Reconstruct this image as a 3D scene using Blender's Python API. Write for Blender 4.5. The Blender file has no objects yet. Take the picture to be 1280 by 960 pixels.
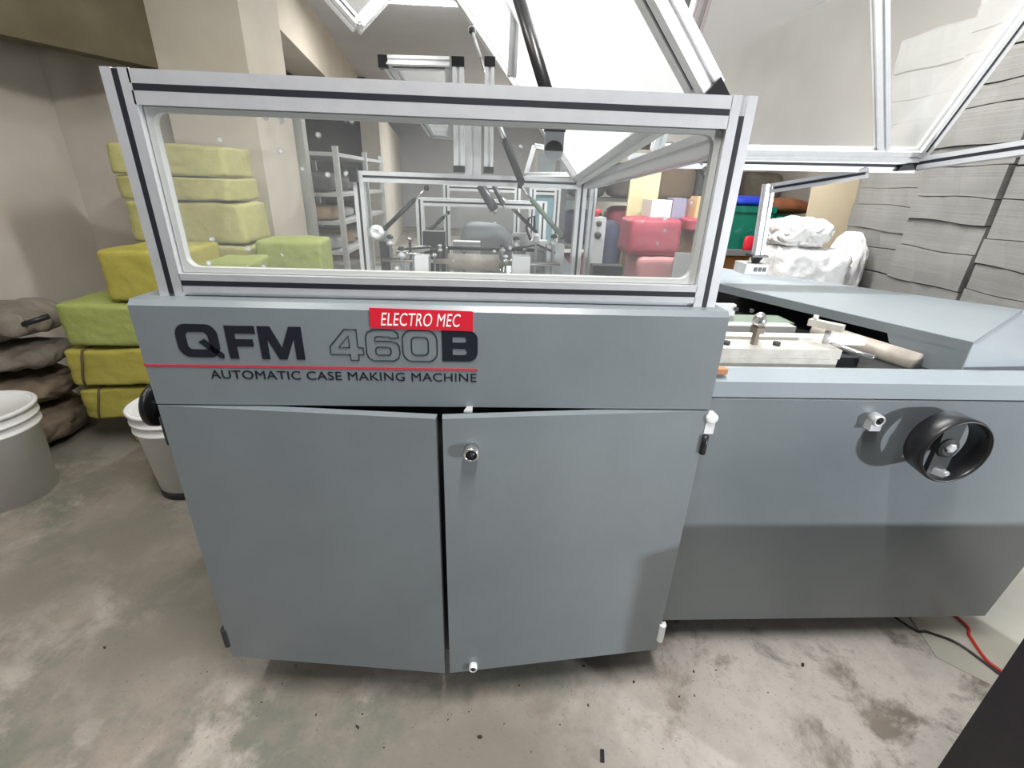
import bpy, bmesh, math, random
from mathutils import Vector, Matrix, noise
random.seed(7)
S = bpy.context.scene
COL = S.collection
PI = math.pi

# ------------------------------------------------------------------ camera
FPX = 585.0
CAM = Vector((0, -0.9, 1.35))
CR = Matrix.Rotation(-math.radians(3.2), 3, 'Z') @ Matrix.Rotation(PI/2 - math.radians(23.4), 3, 'X') @ Matrix.Rotation(math.radians(2.0), 3, 'Z')
cd = bpy.data.cameras.new('camera'); cam = bpy.data.objects.new('camera', cd); COL.objects.link(cam)
cd.sensor_width = 36; cd.sensor_fit = 'HORIZONTAL'; cd.lens = 36*FPX/1280; cd.clip_start = 0.02; cd.clip_end = 100
cam.matrix_world = Matrix.Translation(CAM) @ CR.to_4x4()
S.camera = cam

def ray(x, y): return CR @ Vector(((x-640)/FPX, -(y-480)/FPX, -1))
def at(x, y, Y):
    d = ray(x, y); return CAM + d*((Y-CAM.y)/d.y)
def atz(x, y, Z):
    d = ray(x, y); return CAM + d*((Z-CAM.z)/d.z)
def atx(x, y, X):
    d = ray(x, y); return CAM + d*((X-CAM.x)/d.x)

# ------------------------------------------------------------------ world, exposure, lights
w = bpy.data.worlds.new('world'); S.world = w; w.use_nodes = True
bgn = w.node_tree.nodes['Background']; bgn.inputs[0].default_value = (0.93, 0.96, 1.0, 1); bgn.inputs[1].default_value = 0.18
S.view_settings.view_transform = 'Standard'; S.view_settings.look = 'None'
S.view_settings.exposure = 0.08; S.view_settings.gamma = 1; S.view_settings.use_curve_mapping = False

def area(name, loc, tgt, sx, sy, power, col=(1, 0.97, 0.92)):
    l = bpy.data.lights.new(name, 'AREA'); l.shape = 'RECTANGLE'; l.size = sx; l.size_y = sy; l.energy = power; l.color = col
    o = bpy.data.objects.new(name, l); COL.objects.link(o); o.location = loc
    d = Vector(tgt)-Vector(loc); o.rotation_euler = d.to_track_quat('-Z', 'Y').to_euler(); return o
area('added_side_light', (2.57, -1.75, 1.05), (0.9, 0, 0.75), 0.07, 0.07, 54, (0.92, 0.96, 1.0))  # unseen lamp, added to light the right panel from the side
area('tube_light_front', (0.20, -0.62, 2.78), (0.20, -0.62, 0), 0.05, 1.2, 58, (1, 0.97, 0.93))
area('tube_light_machine', (0.85, 1.35, 2.76), (0.85, 1.35, 0), 1.2, 0.08, 62, (1, 0.98, 0.95))
area('tube_light_back', (-0.4, 4.45, 2.76), (-0.4, 4.45, 0), 1.2, 0.08, 60, (1, 0.98, 0.95))
area('tube_light_far', (0.3, 9.5, 2.76), (0.3, 9.5, 0), 1.2, 0.08, 170, (1, 0.98, 0.95))
area('added_tube_left', (-1.1, 0.2, 2.76), (-1.1, 0.2, 0), 0.06, 1.2, 14, (1, 0.97, 0.92))  # added lamp, lifts the brightness of the left side

# ------------------------------------------------------------------ materials
MATS = {}
def N(nt, t, **kw):
    n = nt.nodes.new(t)
    for k, v in kw.items():
        if hasattr(n, k): setattr(n, k, v)
        else: n.inputs[k].default_value = v
    return n
def mat(name, c, rough=0.6, metal=0.0, c2=None, scale=8.0, amt=1.0, bump=0.0, bscale=40.0, spec=0.5, emit=0.0, coat=0.0, contrast=(0.35, 0.65), detail=4, stretch=None):
    m = bpy.data.materials.new(name); m.use_nodes = True; nt = m.node_tree; b = nt.nodes['Principled BSDF']
    b.inputs['Base Color'].default_value = (*c, 1); b.inputs['Roughness'].default_value = rough; b.inputs['Metallic'].default_value = metal
    b.inputs['Specular IOR Level'].default_value = spec; b.inputs['Coat Weight'].default_value = coat
    if emit: b.inputs['Emission Color'].default_value = (*c, 1); b.inputs['Emission Strength'].default_value = emit
    tc = N(nt, 'ShaderNodeTexCoord')
    src = tc.outputs['Object']
    if stretch:
        mp = N(nt, 'ShaderNodeMapping'); mp.inputs['Scale'].default_value = stretch; nt.links.new(src, mp.inputs[0]); src = mp.outputs[0]
    if c2:
        n = N(nt, 'ShaderNodeTexNoise'); n.inputs['Scale'].default_value = scale; n.inputs['Detail'].default_value = detail; n.inputs['Roughness'].default_value = 0.6
        nt.links.new(src, n.inputs[0])
        r = N(nt, 'ShaderNodeMapRange'); r.inputs[1].default_value = contrast[0]; r.inputs[2].default_value = contrast[1]; r.inputs[4].default_value = amt
        nt.links.new(n.outputs['Fac'], r.inputs[0])
        mx = N(nt, 'ShaderNodeMix', data_type='RGBA'); mx.inputs[6].default_value = (*c, 1); mx.inputs[7].default_value = (*c2, 1)
        nt.links.new(r.outputs[0], mx.inputs[0]); nt.links.new(mx.outputs[2], b.inputs['Base Color'])
    if bump:
        n2 = N(nt, 'ShaderNodeTexNoise'); n2.inputs['Scale'].default_value = bscale; n2.inputs['Detail'].default_value = 4
        nt.links.new(src, n2.inputs[0])
        bp = N(nt, 'ShaderNodeBump'); bp.inputs['Strength'].default_value = bump; bp.inputs['Distance'].default_value = 0.01
        nt.links.new(n2.outputs['Fac'], bp.inputs['Height']); nt.links.new(bp.outputs[0], b.inputs['Normal'])
    MATS[name] = m; return m

def paint_material(name, c, c2, rough=0.42):
    """enamel paint with soft blotches, dust and small scratches"""
    m = mat(name, c, rough, 0.0, c2, 3.0, 0.8, bump=0.04, bscale=60, contrast=(0.35, 0.7))
    nt = m.node_tree; b = nt.nodes['Principled BSDF']; old = b.inputs['Base Color'].links[0].from_socket
    tc = N(nt, 'ShaderNodeTexCoord')
    mp = N(nt, 'ShaderNodeMapping'); mp.inputs['Scale'].default_value = (9, 9, 9); nt.links.new(tc.outputs['Object'], mp.inputs[0])
    n = N(nt, 'ShaderNodeTexNoise'); n.inputs['Scale'].default_value = 5; n.inputs['Detail'].default_value = 8; n.inputs['Roughness'].default_value = 0.75
    nt.links.new(mp.outputs[0], n.inputs[0])
    r = N(nt, 'ShaderNodeMapRange'); r.inputs[1].default_value = 0.68; r.inputs[2].default_value = 0.8; r.inputs[4].default_value = 0.5
    nt.links.new(n.outputs['Fac'], r.inputs[0])
    mx = N(nt, 'ShaderNodeMix', data_type='RGBA'); mx.inputs[7].default_value = (0.5, 0.52, 0.52, 1)
    nt.links.new(old, mx.inputs[6]); nt.links.new(r.outputs[0], mx.inputs[0]); nt.links.new(mx.outputs[2], b.inputs['Base Color'])
    n3 = N(nt, 'ShaderNodeTexNoise'); n3.inputs['Scale'].default_value = 2.2; n3.inputs['Detail'].default_value = 3
    nt.links.new(tc.outputs['Object'], n3.inputs[0])
    r3 = N(nt, 'ShaderNodeMapRange'); r3.inputs[3].default_value = rough-0.1; r3.inputs[4].default_value = rough+0.12
    nt.links.new(n3.outputs['Fac'], r3.inputs[0]); nt.links.new(r3.outputs[0], b.inputs['Roughness'])
    return m
paint = paint_material('grey_enamel', (0.165, 0.19, 0.207), (0.20, 0.23, 0.248), 0.36)
paint.node_tree.nodes['Principled BSDF'].inputs['Coat Weight'].default_value = 0.5; paint.node_tree.nodes['Principled BSDF'].inputs['Coat Roughness'].default_value = 0.25
paint_light = paint_material('sheen_blue_grey_enamel', (0.30, 0.345, 0.375), (0.33, 0.375, 0.405), 0.34)  # blue-grey enamel lightened, sheen of the hopper top painted in
dark_metal = mat('dark_steel', (0.035, 0.037, 0.04), 0.5, 0.3)
black = mat('black_plastic', (0.012, 0.012, 0.014), 0.35)
slot_mat = mat('black_slot_strip', (0.012, 0.013, 0.02), 0.5)
alu = mat('anodised_aluminium', (0.74, 0.75, 0.78), 0.36, 0.6, (0.66, 0.67, 0.70), 30, 0.6)
alu_b = mat('lit_aluminium', (0.78, 0.79, 0.80), 0.42, 0.25, (0.70, 0.71, 0.72), 30, 0.6)  # lighter copy of the aluminium, light on the back frames painted in
alu_dull = mat('dull_aluminium', (0.56, 0.57, 0.57), 0.5, 0.35, (0.45, 0.46, 0.46), 14, 0.8)
chrome = mat('bright_steel', (0.7, 0.7, 0.7), 0.2, 0.95)
castm = mat('pale_machined_block', (0.56, 0.55, 0.51), 0.5, 0.2, (0.42, 0.40, 0.36), 25, 0.7, bump=0.1)
rubber = mat('gasket_rubber', (0.42, 0.43, 0.42), 0.6)
grime_m = mat('soot', (0.03, 0.03, 0.03), 0.8)
roller_m = mat('glue_roller', (0.50, 0.46, 0.40), 0.5, 0.1, (0.35, 0.31, 0.27), 20, 0.8)
red_m = mat('red_vinyl', (0.60, 0.015, 0.035), 0.4)
stripe_m = mat('red_stripe_paint', (0.45, 0.04, 0.06), 0.45)
ink = mat('black_lettering', (0.01, 0.012, 0.02), 0.4)
white_ink = mat('white_lettering', (0.85, 0.85, 0.85), 0.4)
green_m = mat('green_steel', (0.22, 0.28, 0.22), 0.5, 0.2)
bale_m = [mat('olive_bale_cloth', (0.36, 0.36, 0.10), 0.8, 0, (0.33, 0.34, 0.085), 9, 0.8, bump=0.9, bscale=14),
          mat('yellow_bale_cloth', (0.42, 0.375, 0.075), 0.8, 0, (0.38, 0.34, 0.06), 9, 0.8, bump=0.9, bscale=14),
          mat('green_yellow_bale_cloth', (0.36, 0.40, 0.12), 0.8, 0, (0.31, 0.37, 0.10), 9, 0.8, bump=0.9, bscale=14),
          mat('pale_bale_cloth', (0.46, 0.44, 0.19), 0.8, 0, (0.42, 0.40, 0.15), 9, 0.8, bump=0.9, bscale=14)]
rope_m = mat('dark_rope', (0.12, 0.09, 0.05), 0.9)
white_plastic = mat('white_bucket_plastic', (0.86, 0.87, 0.88), 0.35, 0, (0.76, 0.77, 0.77), 5, 0.7)
sack_m = mat('brown_sack_cloth', (0.20, 0.155, 0.11), 0.9, 0, (0.13, 0.10, 0.07), 12, 0.9, bump=0.5)
sack_g = mat('grey_sack_cloth', (0.25, 0.225, 0.185), 0.9, 0, (0.17, 0.15, 0.125), 8, 0.9, bump=0.5)
white_bag = mat('white_woven_sack', (0.80, 0.80, 0.79), 0.6, 0, (0.68, 0.68, 0.68), 9, 0.6, bump=1.0, bscale=11)
card_m = mat('tan_cardboard', (0.62, 0.53, 0.38), 0.8, 0, (0.55, 0.47, 0.33), 5, 0.7)
brown_card = mat('brown_cardboard', (0.42, 0.30, 0.19), 0.8, 0, (0.34, 0.24, 0.15), 6, 0.7)
wood_m = mat('orange_wood', (0.42, 0.20, 0.06), 0.6, 0, (0.34, 0.15, 0.04), 6, 0.8, stretch=(1, 1, 8))
darkwood_m = mat('dark_shelf_steel', (0.16, 0.165, 0.17), 0.6)
blue_m = mat('blue_plastic', (0.015, 0.04, 0.42), 0.35)
green_p = mat('green_plastic', (0.0, 0.13, 0.085), 0.4)
redbag = mat('red_plastic_bag', (0.40, 0.055, 0.09), 0.5, 0, (0.30, 0.04, 0.065), 8, 0.8, bump=0.5, bscale=12)
pink_m = mat('pink_wrapping', (0.55, 0.24, 0.25), 0.6, 0, (0.42, 0.2, 0.2), 5, 0.8)
lav_m = mat('lavender_card', (0.28, 0.27, 0.38), 0.7)
orange_c = mat('pale_orange_card', (0.75, 0.50, 0.25), 0.7)
paper_m = mat('white_paper', (0.78, 0.78, 0.75), 0.7)
yellow_b = mat('pale_yellow_board', (0.62, 0.57, 0.33), 0.7)
navy_m = mat('navy_cloth', (0.05, 0.06, 0.12), 0.8, 0, (0.03, 0.035, 0.07), 8, 1)
cab_grey = mat('light_grey_box', (0.42, 0.43, 0.43), 0.5)
blue_door = mat('pale_blue_glass', (0.30, 0.42, 0.48), 0.4)
cable_red = mat('red_cable', (0.55, 0.03, 0.02), 0.5)
void_m = mat('dark_box_laminate', (0.012, 0.010, 0.013), 0.6, 0, (0.02, 0.016, 0.022), 30, 0.8)
tube_m = mat('glowing_tube', (1, 0.98, 0.94), 0.5, emit=40)
cream_m = mat('cream_paint', (0.62, 0.57, 0.48), 0.75, 0, (0.55, 0.50, 0.42), 2.5, 0.8, bump=0.08, bscale=30)
beige_m = mat('beige_wall_paint', (0.60, 0.56, 0.49), 0.8, 0, (0.48, 0.435, 0.385), 1.3, 0.9, bump=0.1, bscale=25, contrast=(0.3, 0.7))
ceil_m = mat('grey_white_ceiling', (0.66, 0.67, 0.70), 0.8, 0, (0.58, 0.59, 0.62), 1.2, 0.8)
olive_beam = mat('olive_brown_lintel', (0.10, 0.085, 0.045), 0.8, 0, (0.14, 0.12, 0.07), 4, 0.8)
darkwall = mat('dark_far_wall', (0.13, 0.13, 0.125), 0.9, 0, (0.08, 0.08, 0.078), 2.0, 0.9)

# stacked grey board: thin horizontal sheet lines
board_m = bpy.data.materials.new('grey_board_sheets'); board_m.use_nodes = True
nt = board_m.node_tree; b = nt.nodes['Principled BSDF']; b.inputs['Roughness'].default_value = 0.85; b.inputs['Specular IOR Level'].default_value = 0.2
tc = N(nt, 'ShaderNodeTexCoord'); mp = N(nt, 'ShaderNodeMapping'); mp.inputs['Scale'].default_value = (1.2, 1.2, 260)
n = N(nt, 'ShaderNodeTexNoise'); n.inputs['Scale'].default_value = 1.0; n.inputs['Detail'].default_value = 3
nt.links.new(tc.outputs['Object'], mp.inputs[0]); nt.links.new(mp.outputs[0], n.inputs[0])
n2 = N(nt, 'ShaderNodeTexNoise'); n2.inputs['Scale'].default_value = 4; nt.links.new(tc.outputs['Object'], n2.inputs[0])
ad = N(nt, 'ShaderNodeMath', operation='ADD'); nt.links.new(n.outputs['Fac'], ad.inputs[0]); nt.links.new(n2.outputs['Fac'], ad.inputs[1])
r = N(nt, 'ShaderNodeMapRange'); r.inputs[1].default_value = 0.7; r.inputs[2].default_value = 1.3; nt.links.new(ad.outputs[0], r.inputs[0])
mx = N(nt, 'ShaderNodeMix', data_type='RGBA'); mx.inputs[6].default_value = (0.20, 0.20, 0.19, 1); mx.inputs[7].default_value = (0.27, 0.27, 0.26, 1)
nt.links.new(r.outputs[0], mx.inputs[0]); nt.links.new(mx.outputs[2], b.inputs['Base Color'])
bp = N(nt, 'ShaderNodeBump'); bp.inputs['Strength'].default_value = 0.35; bp.inputs['Distance'].default_value = 0.004
nt.links.new(n.outputs['Fac'], bp.inputs['Height']); nt.links.new(bp.outputs[0], b.inputs['Normal'])

def acrylic(name, haze, hazecol=(0.75, 0.77, 0.78), speck=0.0, rough=0.12, gloss=0.12):
    """clear acrylic sheet: see-through, a little glossy, with dusty haze"""
    m = bpy.data.materials.new(name); m.use_nodes = True; nt = m.node_tree; nt.nodes.clear()
    out = N(nt, 'ShaderNodeOutputMaterial'); tr = N(nt, 'ShaderNodeBsdfTransparent'); tr.inputs[0].default_value = (0.96, 0.97, 0.97, 1)
    gl = N(nt, 'ShaderNodeBsdfGlossy'); gl.inputs['Roughness'].default_value = rough; gl.inputs[0].default_value = (1, 1, 1, 1)
    df = N(nt, 'ShaderNodeBsdfDiffuse'); df.inputs[0].default_value = (*hazecol, 1)
    tl = N(nt, 'ShaderNodeBsdfTranslucent'); tl.inputs[0].default_value = (*hazecol, 1)
    hz = N(nt, 'ShaderNodeMixShader'); hz.inputs[0].default_value = 0.55; nt.links.new(df.outputs[0], hz.inputs[1]); nt.links.new(tl.outputs[0], hz.inputs[2])
    lw = N(nt, 'ShaderNodeFresnel'); lw.inputs[0].default_value = 1.45
    sc = N(nt, 'ShaderNodeMath', operation='MULTIPLY'); sc.inputs[1].default_value = gloss*8; nt.links.new(lw.outputs[0], sc.inputs[0])
    sc.use_clamp = True
    a = N(nt, 'ShaderNodeMixShader'); nt.links.new(sc.outputs[0], a.inputs[0]); nt.links.new(tr.outputs[0], a.inputs[1]); nt.links.new(gl.outputs[0], a.inputs[2])
    tc = N(nt, 'ShaderNodeTexCoord'); n = N(nt, 'ShaderNodeTexNoise'); n.inputs['Scale'].default_value = 1.5; n.inputs['Detail'].default_value = 2
    nt.links.new(tc.outputs['Object'], n.inputs[0])
    r = N(nt, 'ShaderNodeMapRange'); r.inputs[1].default_value = 0.25; r.inputs[2].default_value = 0.75; r.inputs[3].default_value = haze*0.7; r.inputs[4].default_value = haze*1.3
    nt.links.new(n.outputs['Fac'], r.inputs[0]); fac = r.outputs[0]
    if speck:
        v = N(nt, 'ShaderNodeTexVoronoi'); v.inputs['Scale'].default_value = 24; nt.links.new(tc.outputs['Object'], v.inputs[0])
        n4 = N(nt, 'ShaderNodeTexNoise'); n4.inputs['Scale'].default_value = 3.1; nt.links.new(tc.outputs['Object'], n4.inputs[0])
        lt = N(nt, 'ShaderNodeMapRange'); lt.inputs[1].default_value = 0.15; lt.inputs[2].default_value = 0.06; lt.inputs[3].default_value = 0; lt.inputs[4].default_value = speck
        nt.links.new(v.outputs['Distance'], lt.inputs[0])
        g = N(nt, 'ShaderNodeMath', operation='GREATER_THAN'); g.inputs[1].default_value = 0.50; nt.links.new(n4.outputs['Fac'], g.inputs[0])
        mu = N(nt, 'ShaderNodeMath', operation='MULTIPLY'); nt.links.new(lt.outputs[0], mu.inputs[0]); nt.links.new(g.outputs[0], mu.inputs[1])
        s = N(nt, 'ShaderNodeMath', operation='ADD'); s.use_clamp = True; nt.links.new(fac, s.inputs[0]); nt.links.new(mu.outputs[0], s.inputs[1]); fac = s.outputs[0]
    f = N(nt, 'ShaderNodeMixShader'); nt.links.new(fac, f.inputs[0]); nt.links.new(a.outputs[0], f.inputs[1]); nt.links.new(hz.outputs[0], f.inputs[2])
    nt.links.new(f.outputs[0], out.inputs[0]); return m
pane_m = acrylic('clear_guard_pane', 0.075, speck=0.9, gloss=0.05)
lid_m = acrylic('hazy_guard_pane', 0.55, (0.90, 0.91, 0.92), rough=0.25, gloss=0.16)
clear_m = acrylic('inner_clear_pane', 0.02, gloss=0.03)
lid2_m = acrylic('scuffed_guard_pane', 0.09, (0.80, 0.79, 0.77), rough=0.2, gloss=0.10)

# concrete floor
floor_m = bpy.data.materials.new('stained_concrete'); floor_m.use_nodes = True; nt = floor_m.node_tree; b = nt.nodes['Principled BSDF']
tc = N(nt, 'ShaderNodeTexCoord')
def nz(scale, detail, rough, lo, hi, dist=0.0):
    n = N(nt, 'ShaderNodeTexNoise'); n.inputs['Scale'].default_value = scale; n.inputs['Detail'].default_value = detail; n.inputs['Roughness'].default_value = rough; n.inputs['Distortion'].default_value = dist
    nt.links.new(tc.outputs['Object'], n.inputs[0])
    r = N(nt, 'ShaderNodeMapRange'); r.inputs[1].default_value = lo; r.inputs[2].default_value = hi; nt.links.new(n.outputs['Fac'], r.inputs[0]); return r.outputs[0], n.outputs['Fac']
def mixc(a, b_, f):
    mx = N(nt, 'ShaderNodeMix', data_type='RGBA')
    for s, v in ((6, a), (7, b_)):
        if isinstance(v, tuple): mx.inputs[s].default_value = (*v, 1)
        else: nt.links.new(v, mx.inputs[s])
    nt.links.new(f, mx.inputs[0]); return mx.outputs[2]
f1, _ = nz(2.6, 9, 0.72, 0.42, 0.58, 0.1)
f2, _ = nz(3.4, 8, 0.66, 0.50, 0.60, 0.25)
f3, _ = nz(14, 5, 0.7, 0.45, 0.75)
f4, h4 = nz(90, 3, 0.6, 0.60, 0.72)
f5, _ = nz(1.1, 3, 0.5, 0.42, 0.62)
c = mixc((0.17, 0.175, 0.145), (0.32, 0.275, 0.235), f1)
c = mixc(c, (0.42, 0.385, 0.34), f2)
c = mixc(c, (0.20, 0.185, 0.155), f5)
# pool of light in front of the right unit, painted paler with ragged edges
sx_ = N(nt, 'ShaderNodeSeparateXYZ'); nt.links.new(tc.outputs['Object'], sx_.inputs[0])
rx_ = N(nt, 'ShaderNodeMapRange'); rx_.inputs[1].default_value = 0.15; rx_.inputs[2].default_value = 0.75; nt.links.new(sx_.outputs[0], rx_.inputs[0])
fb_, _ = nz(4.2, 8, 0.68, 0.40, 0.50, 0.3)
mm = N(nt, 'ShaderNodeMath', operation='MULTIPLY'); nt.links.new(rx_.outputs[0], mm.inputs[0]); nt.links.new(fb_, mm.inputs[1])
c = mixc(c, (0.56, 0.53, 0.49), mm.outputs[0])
mxx = N(nt, 'ShaderNodeMath', operation='MULTIPLY'); mxx.inputs[1].default_value = 0.35; nt.links.new(f3, mxx.inputs[0])
c = mixc(c, (0.22, 0.20, 0.17), mxx.outputs[0])
mxy = N(nt, 'ShaderNodeMath', operation='MULTIPLY'); mxy.inputs[1].default_value = 0.45; nt.links.new(f4, mxy.inputs[0])
c = mixc(c, (0.10, 0.085, 0.07), mxy.outputs[0])
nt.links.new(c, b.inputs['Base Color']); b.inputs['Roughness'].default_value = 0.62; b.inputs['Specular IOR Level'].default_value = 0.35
bp = N(nt, 'ShaderNodeBump'); bp.inputs['Strength'].default_value = 0.12; bp.inputs['Distance'].default_value = 0.01
nt.links.new(h4, bp.inputs['Height']); nt.links.new(bp.outputs[0], b.inputs['Normal'])

# ------------------------------------------------------------------ geometry helpers
def tag(o, label=None, cat=None, group=None, kind=None):
    if label: o['label'] = label
    if cat: o['category'] = cat
    if group: o['group'] = group
    if kind: o['kind'] = kind
    return o
def empty(name, loc=(0, 0, 0), rz=0, **kw):
    o = bpy.data.objects.new(name, None); COL.objects.link(o); o.location = loc; o.rotation_euler.z = rz; o.empty_display_size = 0.05
    return tag(o, **kw)
def out(name, bm, m, parent=None, smooth=False, bevel=0.0, seg=2):
    if bevel > 0:
        es = [e for e in bm.edges if len(e.link_faces) == 2 and e.calc_face_angle(0) > 0.6]
        bmesh.ops.bevel(bm, geom=es, offset=bevel, segments=seg, affect='EDGES', profile=0.5, clamp_overlap=True)
    bmesh.ops.recalc_face_normals(bm, faces=bm.faces)
    me = bpy.data.meshes.new(name); bm.to_mesh(me); bm.free(); me.materials.append(m)
    if smooth:
        for p in me.polygons: p.use_smooth = True
    o = bpy.data.objects.new(name, me); COL.objects.link(o)
    if parent is not None:
        o.parent = parent
        if parent.matrix_basis != Matrix(): pass
    return o
def B(): return bmesh.new()
def box(bm, x0, x1, y0, y1, z0, z1, M=None):
    vs = [bm.verts.new((x, y, z)) for x in (x0, x1) for y in (y0, y1) for z in (z0, z1)]
    if M is not None:
        for v in vs: v.co = M @ v.co
    for f in ((0, 1, 3, 2), (4, 6, 7, 5), (0, 4, 5, 1), (2, 3, 7, 6), (0, 2, 6, 4), (1, 5, 7, 3)): bm.faces.new([vs[i] for i in f])
    return bm
def frame_of(p, q, up=(0, 0, 1)):
    p, q = Vector(p), Vector(q); a = (q-p).normalized(); u = Vector(up); u = (u - a*u.dot(a)).normalized(); s = a.cross(u); return p, q, a, u, s
def bar(bm, p, q, wd, hd, up=(0, 0, 1)):
    """rectangular bar p->q; wd along side axis, hd along up"""
    p, q, a, u, s = frame_of(p, q, up); vs = []
    for e in (p, q):
        for i, j in ((-1, -1), (1, -1), (1, 1), (-1, 1)): vs.append(bm.verts.new(e + s*(i*wd/2) + u*(j*hd/2)))
    bm.faces.new(vs[:4][::-1]); bm.faces.new(vs[4:])
    for i in range(4): j = (i+1) % 4; bm.faces.new([vs[i], vs[j], vs[4+j], vs[4+i]])
    return bm
def profile(bm, p, q, w=0.04, h=0.04, up=(0, 0, 1), slot=0.0105, dep=0.007):
    """slotted aluminium extrusion with a groove on each side"""
    p, q, a, u, s = frame_of(p, q, up); pts = []
    W, H = w/2, h/2; g = slot/2
    for (cx, cy, dx, dy) in ((1, -1, 0, 1), (1, 1, -1, 0), (-1, 1, 0, -1), (-1, -1, 1, 0)):
        ex, ey = cx*W, cy*H
        pts.append((ex, ey))
        if dx == 0:
            pts += [(ex, -g*dy), (ex-cx*dep, -g*dy), (ex-cx*dep, g*dy), (ex, g*dy)]
        else:
            pts += [(-g*dx, ey), (-g*dx, ey-cy*dep), (g*dx, ey-cy*dep), (g*dx, ey)]
    L = [[bm.verts.new(e + s*x + u*y) for x, y in pts] for e in (p, q)]; n = len(pts)
    bm.faces.new(L[0][::-1]); bm.faces.new(L[1])
    for i in range(n): j = (i+1) % n; bm.faces.new([L[0][i], L[0][j], L[1][j], L[1][i]])
    return bm
def tube(bm, pts, r, n=12, caps=True):
    pts = [Vector(p) for p in pts]; rings = []
    rr = r if isinstance(r, (list, tuple)) else [r]*len(pts)
    ref = None
    for i, p in enumerate(pts):
        a = (pts[min(i+1, len(pts)-1)] - pts[max(i-1, 0)]).normalized()
        if ref is None: ref = a.orthogonal().normalized()
        u = (ref - a*ref.dot(a)).normalized(); ref = u; s = a.cross(u)
        rings.append([bm.verts.new(p + (u*math.cos(2*PI*k/n) + s*math.sin(2*PI*k/n))*rr[i]) for k in range(n)])
    for A_, B_ in zip(rings, rings[1:]):
        for k in range(n): j = (k+1) % n; bm.faces.new([A_[k], A_[j], B_[j], B_[k]])
    if caps: bm.faces.new(rings[0][::-1]); bm.faces.new(rings[-1])
    return bm
def lathe(bm, prof, c=(0, 0, 0), n=40, axis='Z', close=False):
    c = Vector(c); rings = []
    for r_, h in prof:
        ring = []
        for k in range(n):
            a = 2*PI*k/n
            if axis == 'Z': v = Vector((r_*math.cos(a), r_*math.sin(a), h))
            elif axis == 'Y': v = Vector((r_*math.cos(a), h, r_*math.sin(a)))
            else: v = Vector((h, r_*math.cos(a), r_*math.sin(a)))
            ring.append(bm.verts.new(c+v))
        rings.append(ring)
    pr = list(zip(rings, rings[1:])) + ([(rings[-1], rings[0])] if close else [])
    for A_, B_ in pr:
        for k in range(n): j = (k+1) % n; bm.faces.new([A_[k], A_[j], B_[j], B_[k]])
    if not close:
        for ring, f in ((rings[0], -1), (rings[-1], 1)):
            bm.faces.new(ring[::f])
    return bm
def prism(bm, poly, z0, z1):
    a = [bm.verts.new((x, y, z0)) for x, y in poly]; b_ = [bm.verts.new((x, y, z1)) for x, y in poly]
    bm.faces.new(a[::-1]); bm.faces.new(b_); n = len(poly)
    for i in range(n): j = (i+1) % n; bm.faces.new([a[i], a[j], b_[j], b_[i]])
    return bm
def slab(bm, corners, th):
    """thin solid sheet through 4 (or more) 3-D corners"""
    cs = [Vector(c) for c in corners]; nn = (cs[1]-cs[0]).cross(cs[2]-cs[0]).normalized()*th/2
    a = [bm.verts.new(c-nn) for c in cs]; b_ = [bm.verts.new(c+nn) for c in cs]; n = len(cs)
    bm.faces.new(a[::-1]); bm.faces.new(b_)
    for i in range(n): j = (i+1) % n; bm.faces.new([a[i], a[j], b_[j], b_[i]])
    return bm
def soft_box(bm, sx, sy, sz, amp, seed, M=None, cut=10, power=5.0, freq=6.0, fold=0.0):
    """pillow-like bundle: rounded box with creases; stands on z=0"""
    bmesh.ops.create_cube(bm, size=2)
    bmesh.ops.subdivide_edges(bm, edges=bm.edges[:], cuts=cut, use_grid_fill=True)
    for v in bm.verts:
        x, y, z = v.co
        l = (abs(x)**power + abs(y)**power + abs(z)**power)**(1/power)
        q = Vector((x/l, y/l, z/l))
        p = Vector((q.x*sx/2, q.y*sy/2, q.z*sz/2))
        nv = noise.noise_vector(p*freq + Vector((seed*3.1, seed*1.7, seed)))
        nf = noise.noise_vector(p*freq*3.3 + Vector((seed*5.1, 2, seed)))
        nr = noise.noise(p*freq*1.6 + Vector((seed, 7, seed*2)))
        p += nv*amp + nf*amp*0.35 - q*(max(0.0, 0.12-abs(nr))*fold)
        p.z = max(p.z, -sz/2*0.97) + sz/2
        v.co = (M @ p) if M is not None else p
    return bm
def RZ(a): return Matrix.Rotation(a, 4, 'Z')
def T(x, y, z): return Matrix.Translation((x, y, z))

# ------------------------------------------------------------------ room
def struct(name, bm, m): return tag(out(name, bm, m), kind='structure')
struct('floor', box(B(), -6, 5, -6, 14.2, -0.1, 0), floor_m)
struct('ceiling', box(B(), -6, 5, -1.4, 14.2, 2.9, 3.0), ceil_m)
# left wall: runs back and slightly right, to the pillar
k0 = Vector((-2.30, 1.15, 0)); k1 = Vector((-2.62, 2.95, 0)); k2 = Vector((-1.93, 3.0, 0))
def wallseg(bm, a, b_, z0, z1, th):
    a, b_ = Vector(a), Vector(b_); d = (b_-a).normalized(); n_ = Vector((-d.y, d.x, 0))*th
    return prism(bm, [(a.x, a.y), (b_.x, b_.y), (b_.x+n_.x, b_.y+n_.y), (a.x+n_.x, a.y+n_.y)], z0, z1)
struct('wall_left', wallseg(B(), (-3.05, -1.6), (-2.62, 2.45), 0, 2.9, 0.15), beige_m)
struct('wall_left_back', wallseg(B(), (-2.63, 2.45), (-1.9, 2.62), 0, 2.9, 0.15), beige_m)
struct('trim_1', wallseg(B(), (-2.60, 0.9), (-1.93, 2.40), 1.885, 2.9, 0.12), olive_beam)
struct('pillar', box(B(), -1.93, -1.42, 2.40, 2.98, 0, 2.9), cream_m)
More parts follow.
